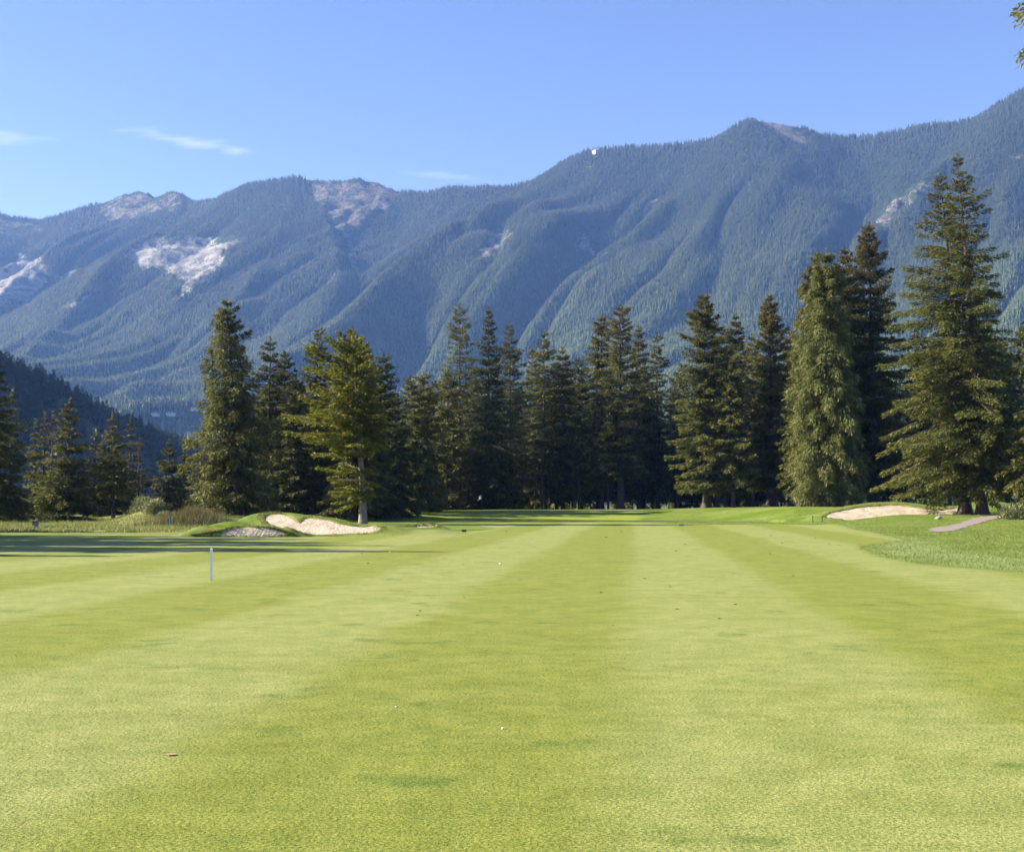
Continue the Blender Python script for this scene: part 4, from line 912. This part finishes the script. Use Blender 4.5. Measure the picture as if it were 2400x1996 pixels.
# fringe of dry grass over the bunker lips
fx = []; fy = []
for bk in BUNK:
    a = np.array(bk.poly); k = rng.integers(0, len(a), 1500); t = rng.random(1500)[:,None]; pe = a[k]*(1-t) + a[(k+1) % len(a)]*t
    c0_ = a.mean(0); o_ = pe - c0_; o_ /= np.linalg.norm(o_, axis=1, keepdims=True); pe = pe + o_*rng.uniform(.08, .5, 1500)[:,None]
    fx.append(pe[:,0]); fy.append(pe[:,1])
X = np.concatenate(fx); Y = np.concatenate(fy)
blades('fringe_grass', X, Y, G(X, Y), rng.uniform(.05, .14, len(X)), rng.uniform(.02, .04, len(X)), rng, M['tallgrass'], 'dry grass fringe along the bunker edges', .6, light=.4)
def shrub(px, py, Yd, w, h, label, n=1500, mat='weed', seed=0):
    rg = np.random.default_rng(seed); p = pt(px, py, Yd); z = float(G(p[0], Yd)[0]); r = rg.normal(size=(n, 3)); r /= np.linalg.norm(r, axis=1, keepdims=True)
    r *= (rg.random(n)**.4)[:,None]; r[:,2] = np.abs(r[:,2]); c = r*np.array((w/2, w/2*.8, h)) * (0.75 + .5*fbm(r[:,0]*2+seed, r[:,1]*2, 2))[:,None]
    d = r + rg.normal(0, .5, (n, 3)) + UPV*.6; els = elements(c, d, rg.uniform(.14, .3, n), rg.uniform(.06, .11, n), rg)
    tn = np.clip(.2 + .6*rg.random(n), 0, .95); tn[rg.random(n) < .12] = 1.0
    e = link('weed_shrub', None, None, (p[0], Yd, z - .05)); tag(e, label, 'shrub')
    cmh = mesh_np('foliage', els.reshape(-1, 3), np.arange(n*3).reshape(n, 3), M[mat]); fattr(cmh, 'tint', tn, 'FACE'); link('foliage', cmh, e)
    st = MB()
    for k in range(5): st.tube([(0, 0, -.05), (w*.2*math.cos(k*1.26), w*.2*math.sin(k*1.26), h*.6)], [.03, .012], 5)
    st.build('stem', M['bark'], e)
shrub(338, 1200, 101, 2.2, 1.4, 'flowering weedy shrub at the top of the slope under the left spruces', seed=1)
shrub(362, 1208, 99, 2.0, 1.1, 'middle weedy shrub on the slope under the left spruces', seed=2)
shrub(386, 1215, 97, 1.6, .8, 'lowest weedy shrub on the slope beside the blue sign', seed=3)
shrub(2380, 1212, 93, 2.6, 1.0, 'pale flowering weeds at the right edge beside the cart path', seed=4, n=2200)

# ---------------------------------------------------------------- small things
p = on_ground(494.5, 1359); hs = 72 / F_PX * p[1]
st = link('marker_stake', None, None, tuple(p)); tag(st, 'white distance stake standing on the left of the fairway', 'stake')
MB().box((0, 0, hs/2 - .03), (.048, .048, hs + .06)).build('post', M['white'], st); MB().box((0, 0, hs + .008), (.048, .048, .016), 0, .5).build('cap', M['white'], st)
p = on_ground(1128, 1199.5, 100); Yf = p[1] + 6; u = pixdir(1129, 1190)[0]; zf = float(G(u*Yf, Yf)[0])
fl = link('golf_flag', None, None, (u*Yf, Yf, zf)); tag(fl, 'white flag hanging on its pole on the putting green', 'flag')
zt = pt(1128, 1159, Yf)[2] - zf
MB().tube([(0, 0, -.1), (0, 0, zt + .05)], .022, 8).build('pole', M['black'], fl)
f = MB(); k = 0
for i in range(5):
    for j in range(6):
        f.v.append((-.03 - .34*i/4 * (1 - .25*math.sin(j)), .07*math.sin(i*1.6 + j*.7), zt - .02 - .46*j/5 - .22*(i/4)**1.5))
f.f = [(i*6+j, (i+1)*6+j, (i+1)*6+j+1, i*6+j+1) for i in range(4) for j in range(5)]
fo = f.build('flag_cloth', M['flag'], fl); so = fo.modifiers.new('thick', 'SOLIDIFY'); so.thickness = .008
def ball(px, py, lab, mat='white', r=.0214):
    p = on_ground(px, py); o = MB().ball((0, 0, 0), r, 12).build('golf_ball', M[mat], None, (p[0], p[1], p[2] + r*.9), 0, True); tag(o, lab, 'ball', 'golf balls on the fairway')
ball(1172, 1322, 'white golf ball lying mid fairway, farther from the camera', r=.024); ball(1178, 1709, 'white golf ball lying in the near dark mowing stripe', r=.009)
ball(928, 1657, 'tiny white ball fragment in the dark stripe left of the near golf ball', r=.007); ball(915, 1295, 'pink golf ball on the fairway right of the white stake', 'pink', .026)
def plate(px, py, w, h, lab, mat):
    p = on_ground(px, py + h/2); k = p[1] / F_PX; e = link('yardage_marker', None, None, tuple(p)); tag(e, lab, 'marker', 'fairway edge markers')
    MB().box((0, 0, h*k/2), (w*k, .05, h*k)).build('plate', M[mat], e); MB().box((-w*k*.3, .06, h*k*.3), (.03, .04, h*k)).build('leg', M['black'], e); MB().box((w*k*.3, .06, h*k*.3), (.03, .04, h*k)).build('leg', M['black'], e)
plate(1087.5, 1243.5, 11, 5, 'small black plate marker at the fairway edge left of centre', 'black'); plate(1597, 1230, 11, 4, 'small grey plate marker at the far fairway edge right of centre', 'greymetal')
p = on_ground(1916, 1223); k = p[1]/F_PX; e = link('rope_hoop', None, None, tuple(p)); tag(e, 'low green two post barrier beside the right bunker', 'barrier')
for s in (-1, 1): MB().tube([(s*11*k, 0, -.1), (s*11*k, 0, 14.5*k)], .035, 8).build('post', M['greenpaint'], e)
MB().tube([(-11*k, 0, 12.5*k), (0, 0, 11.8*k), (11*k, 0, 12.5*k)], .022, 6).build('rope', M['rope'], e)
def rake(a, b, lab):
    pa, pb = on_ground(*a), on_ground(*b); pa[2] += .12; pb[2] += .10; e = link('bunker_rake', None, None, tuple(pb)); tag(e, lab, 'rake', 'bunker rakes')
    d = pa - pb; MB().tube([(0, 0, 0), tuple(d)], .03, 6).build('handle', M['wood'], e)
    MB().box((0, 0, -.02), (.75, .08, .10), .3).build('head', M['black'], e)
    for j in range(7): MB().box((-.3 + .1*j, -.03 + .03*j - .06, -.10), (.02, .02, .10)).build('tine', M['black'], e)
rake((1960, 1204), (1986, 1217), 'wooden rake lying in the left end of the right bunker')
rake((2196, 1196), (2212, 1198), 'rake with dark head leaning by the roots of the twin spruce')
p = on_ground(2200, 1216); k = MB().ball((0, 0, 0), .28, 10); k.v = [(x*(1 + .25*math.sin(5*y)), y*.7, z*.5 + .05*math.sin(7*x)) for x, y, z in k.v]
tag(k.build('rock', M['stone'], None, (p[0], p[1], p[2] + .08), .3, True), 'grey rock at the right bunker edge near the twin spruce', 'rock')
p = on_ground(397.5, 1233, 60); k = p[1]/F_PX; e = link('blue_sign', None, None, (p[0], p[1], p[2])); tag(e, 'small blue sign with a white stripe in the long grass left of the hummock', 'sign')
MB().box((0, 0, 15*k/2), (.06, .05, 15*k)).build('post', M['greymetal'], e); MB().box((0, -.05, 10*k), (8*k, .03, 15*k)).build('board', M['blue'], e); MB().box((.3*k, -.068, 10*k), (1.6*k, .004, 15*k - .02)).build('stripe', M['white'], e)
p = on_ground(83, 1237, 60); e = link('utility_box', None, None, tuple(p)); tag(e, 'small dark grey box in the long grass at left', 'box')
MB().box((0, 0, .15), (.32, .3, .5)).build('body', M['greymetal'], e); MB().box((0, 0, .43), (.36, .34, .06), 0, .9).build('lid', M['black'], e)
for i, (px, py, lab) in enumerate([(400, 1772, 'bare divot scar in the turf of the near left dark stripe'), (1090, 1641, 'small bare divot mark left of the near golf ball')]):
    p = on_ground(px, py); w = .034 if i == 0 else .02; m_ = MB(); nn = 14
    m_.v = [(0, 0, .002)] + [(w*math.cos(t)*(1 + .25*math.sin(3*t)), .8*w*math.sin(t), .004) for t in np.linspace(0, 6.2832, nn+1)[:-1]]
    m_.f = [(0, 1+j, 1+(j+1) % nn) for j in range(nn)]
    tag(m_.build('divot', M['soil'], None, (p[0], p[1], p[2] + .006)), lab, 'divot')
# fallen leaves and flecks on the fairway
fm = MB(); fm.v = [(-.03, -.01, 0), (0, -.022, .012), (.034, 0, .006), (0, .02, .016)]; fm.f = [(0, 1, 2, 3)]
fmm = bpy.data.meshes.new('fallen_leaf'); fmm.from_pydata(fm.v, [], fm.f); fmm.materials.append(M['leaf'])
rng = np.random.default_rng(3)
for i in range(34):
    px, py = rng.uniform(700, 2000), 1240 + 260*rng.random()**1.6; p = on_ground(px, py); s = .6 + p[1]/40
    o = link('fallen_leaf', fmm, None, (p[0], p[1], p[2] + .008), rng.uniform(0, 6)); o.scale = (s, s, s); tag(o, 'small dark fallen leaf on the mown fairway', 'leaf', 'fallen leaves on the fairway')
# golf cart in the shade under the broad spruce
Yc = 178.0; u = pixdir(1617, 1185)[0]; zc = pt(1617, 1192, Yc)[2]; zc = max(zc, float(G(u*Yc, Yc)[0]))
ct_ = link('golf_cart', None, None, (u*Yc, Yc, zc), 0.1); tag(ct_, 'dark golf cart parked in the shade under the trees', 'cart')
b_ = MB(); b_.box((0, 0, .45), (2.2, 1.1, .32)); b_.box((1.0, 0, .72), (.5, 1.05, .34), 0, .8); b_.build('body', M['black'], ct_)
MB().box((-.05, 0, 1.85), (1.7, 1.2, .09), 0, .95).build('roof', M['black'], ct_)
for x in (-.8, .7):
    for y in (-.52, .52): MB().tube([(x, y, .6), (x*.95, y, 1.84)], .03, 6).build('post', M['greymetal'], ct_)
MB().box((-.25, 0, .75), (.5, 1.0, .2)).build('seat', M['greymetal'], ct_); MB().box((-.5, 0, 1.05), (.12, 1.0, .5)).build('backrest', M['blue'], ct_)
MB().tube([(.75, .25, .8), (.45, .25, 1.15)], .03, 6).build('steering_column', M['black'], ct_)
for x in (-.75, .8):
    for y in (-.5, .5): MB().tube([(x, y-.09, .24), (x, y+.09, .24)], .24, 14).build('wheel', M['tyre'], ct_)

# ---------------------------------------------------------------- haze: even, pale, round everything
hb = MB().box((0, 3150, 645), (9000, 6700, 1311)); hz = hb.build('haze', None or M['white'])
hm = bpy.data.materials.new('haze_air'); hm.use_nodes = True; nt = hm.node_tree; nt.nodes.clear()
pv = N(nt, 'ShaderNodeVolumePrincipled'); pv.inputs['Color'].default_value = (0.20, 0.40, 1.0, 1); pv.inputs['Absorption Color'].default_value = (1, 1, 1, 1); pv.inputs['Density'].default_value = 0.000082; pv.inputs['Anisotropy'].default_value = 0.1
oo = N(nt, 'ShaderNodeOutputMaterial'); nt.links.new(pv.outputs[0], oo.inputs['Volume'])
try: hm.cycles.homogeneous_volume = True
except Exception: pass
hz.data.materials.clear(); hz.data.materials.append(hm); tag(hz, 'thin blue air haze in the valley', kind='stuff')
print('crown triangles', n_tri[0])
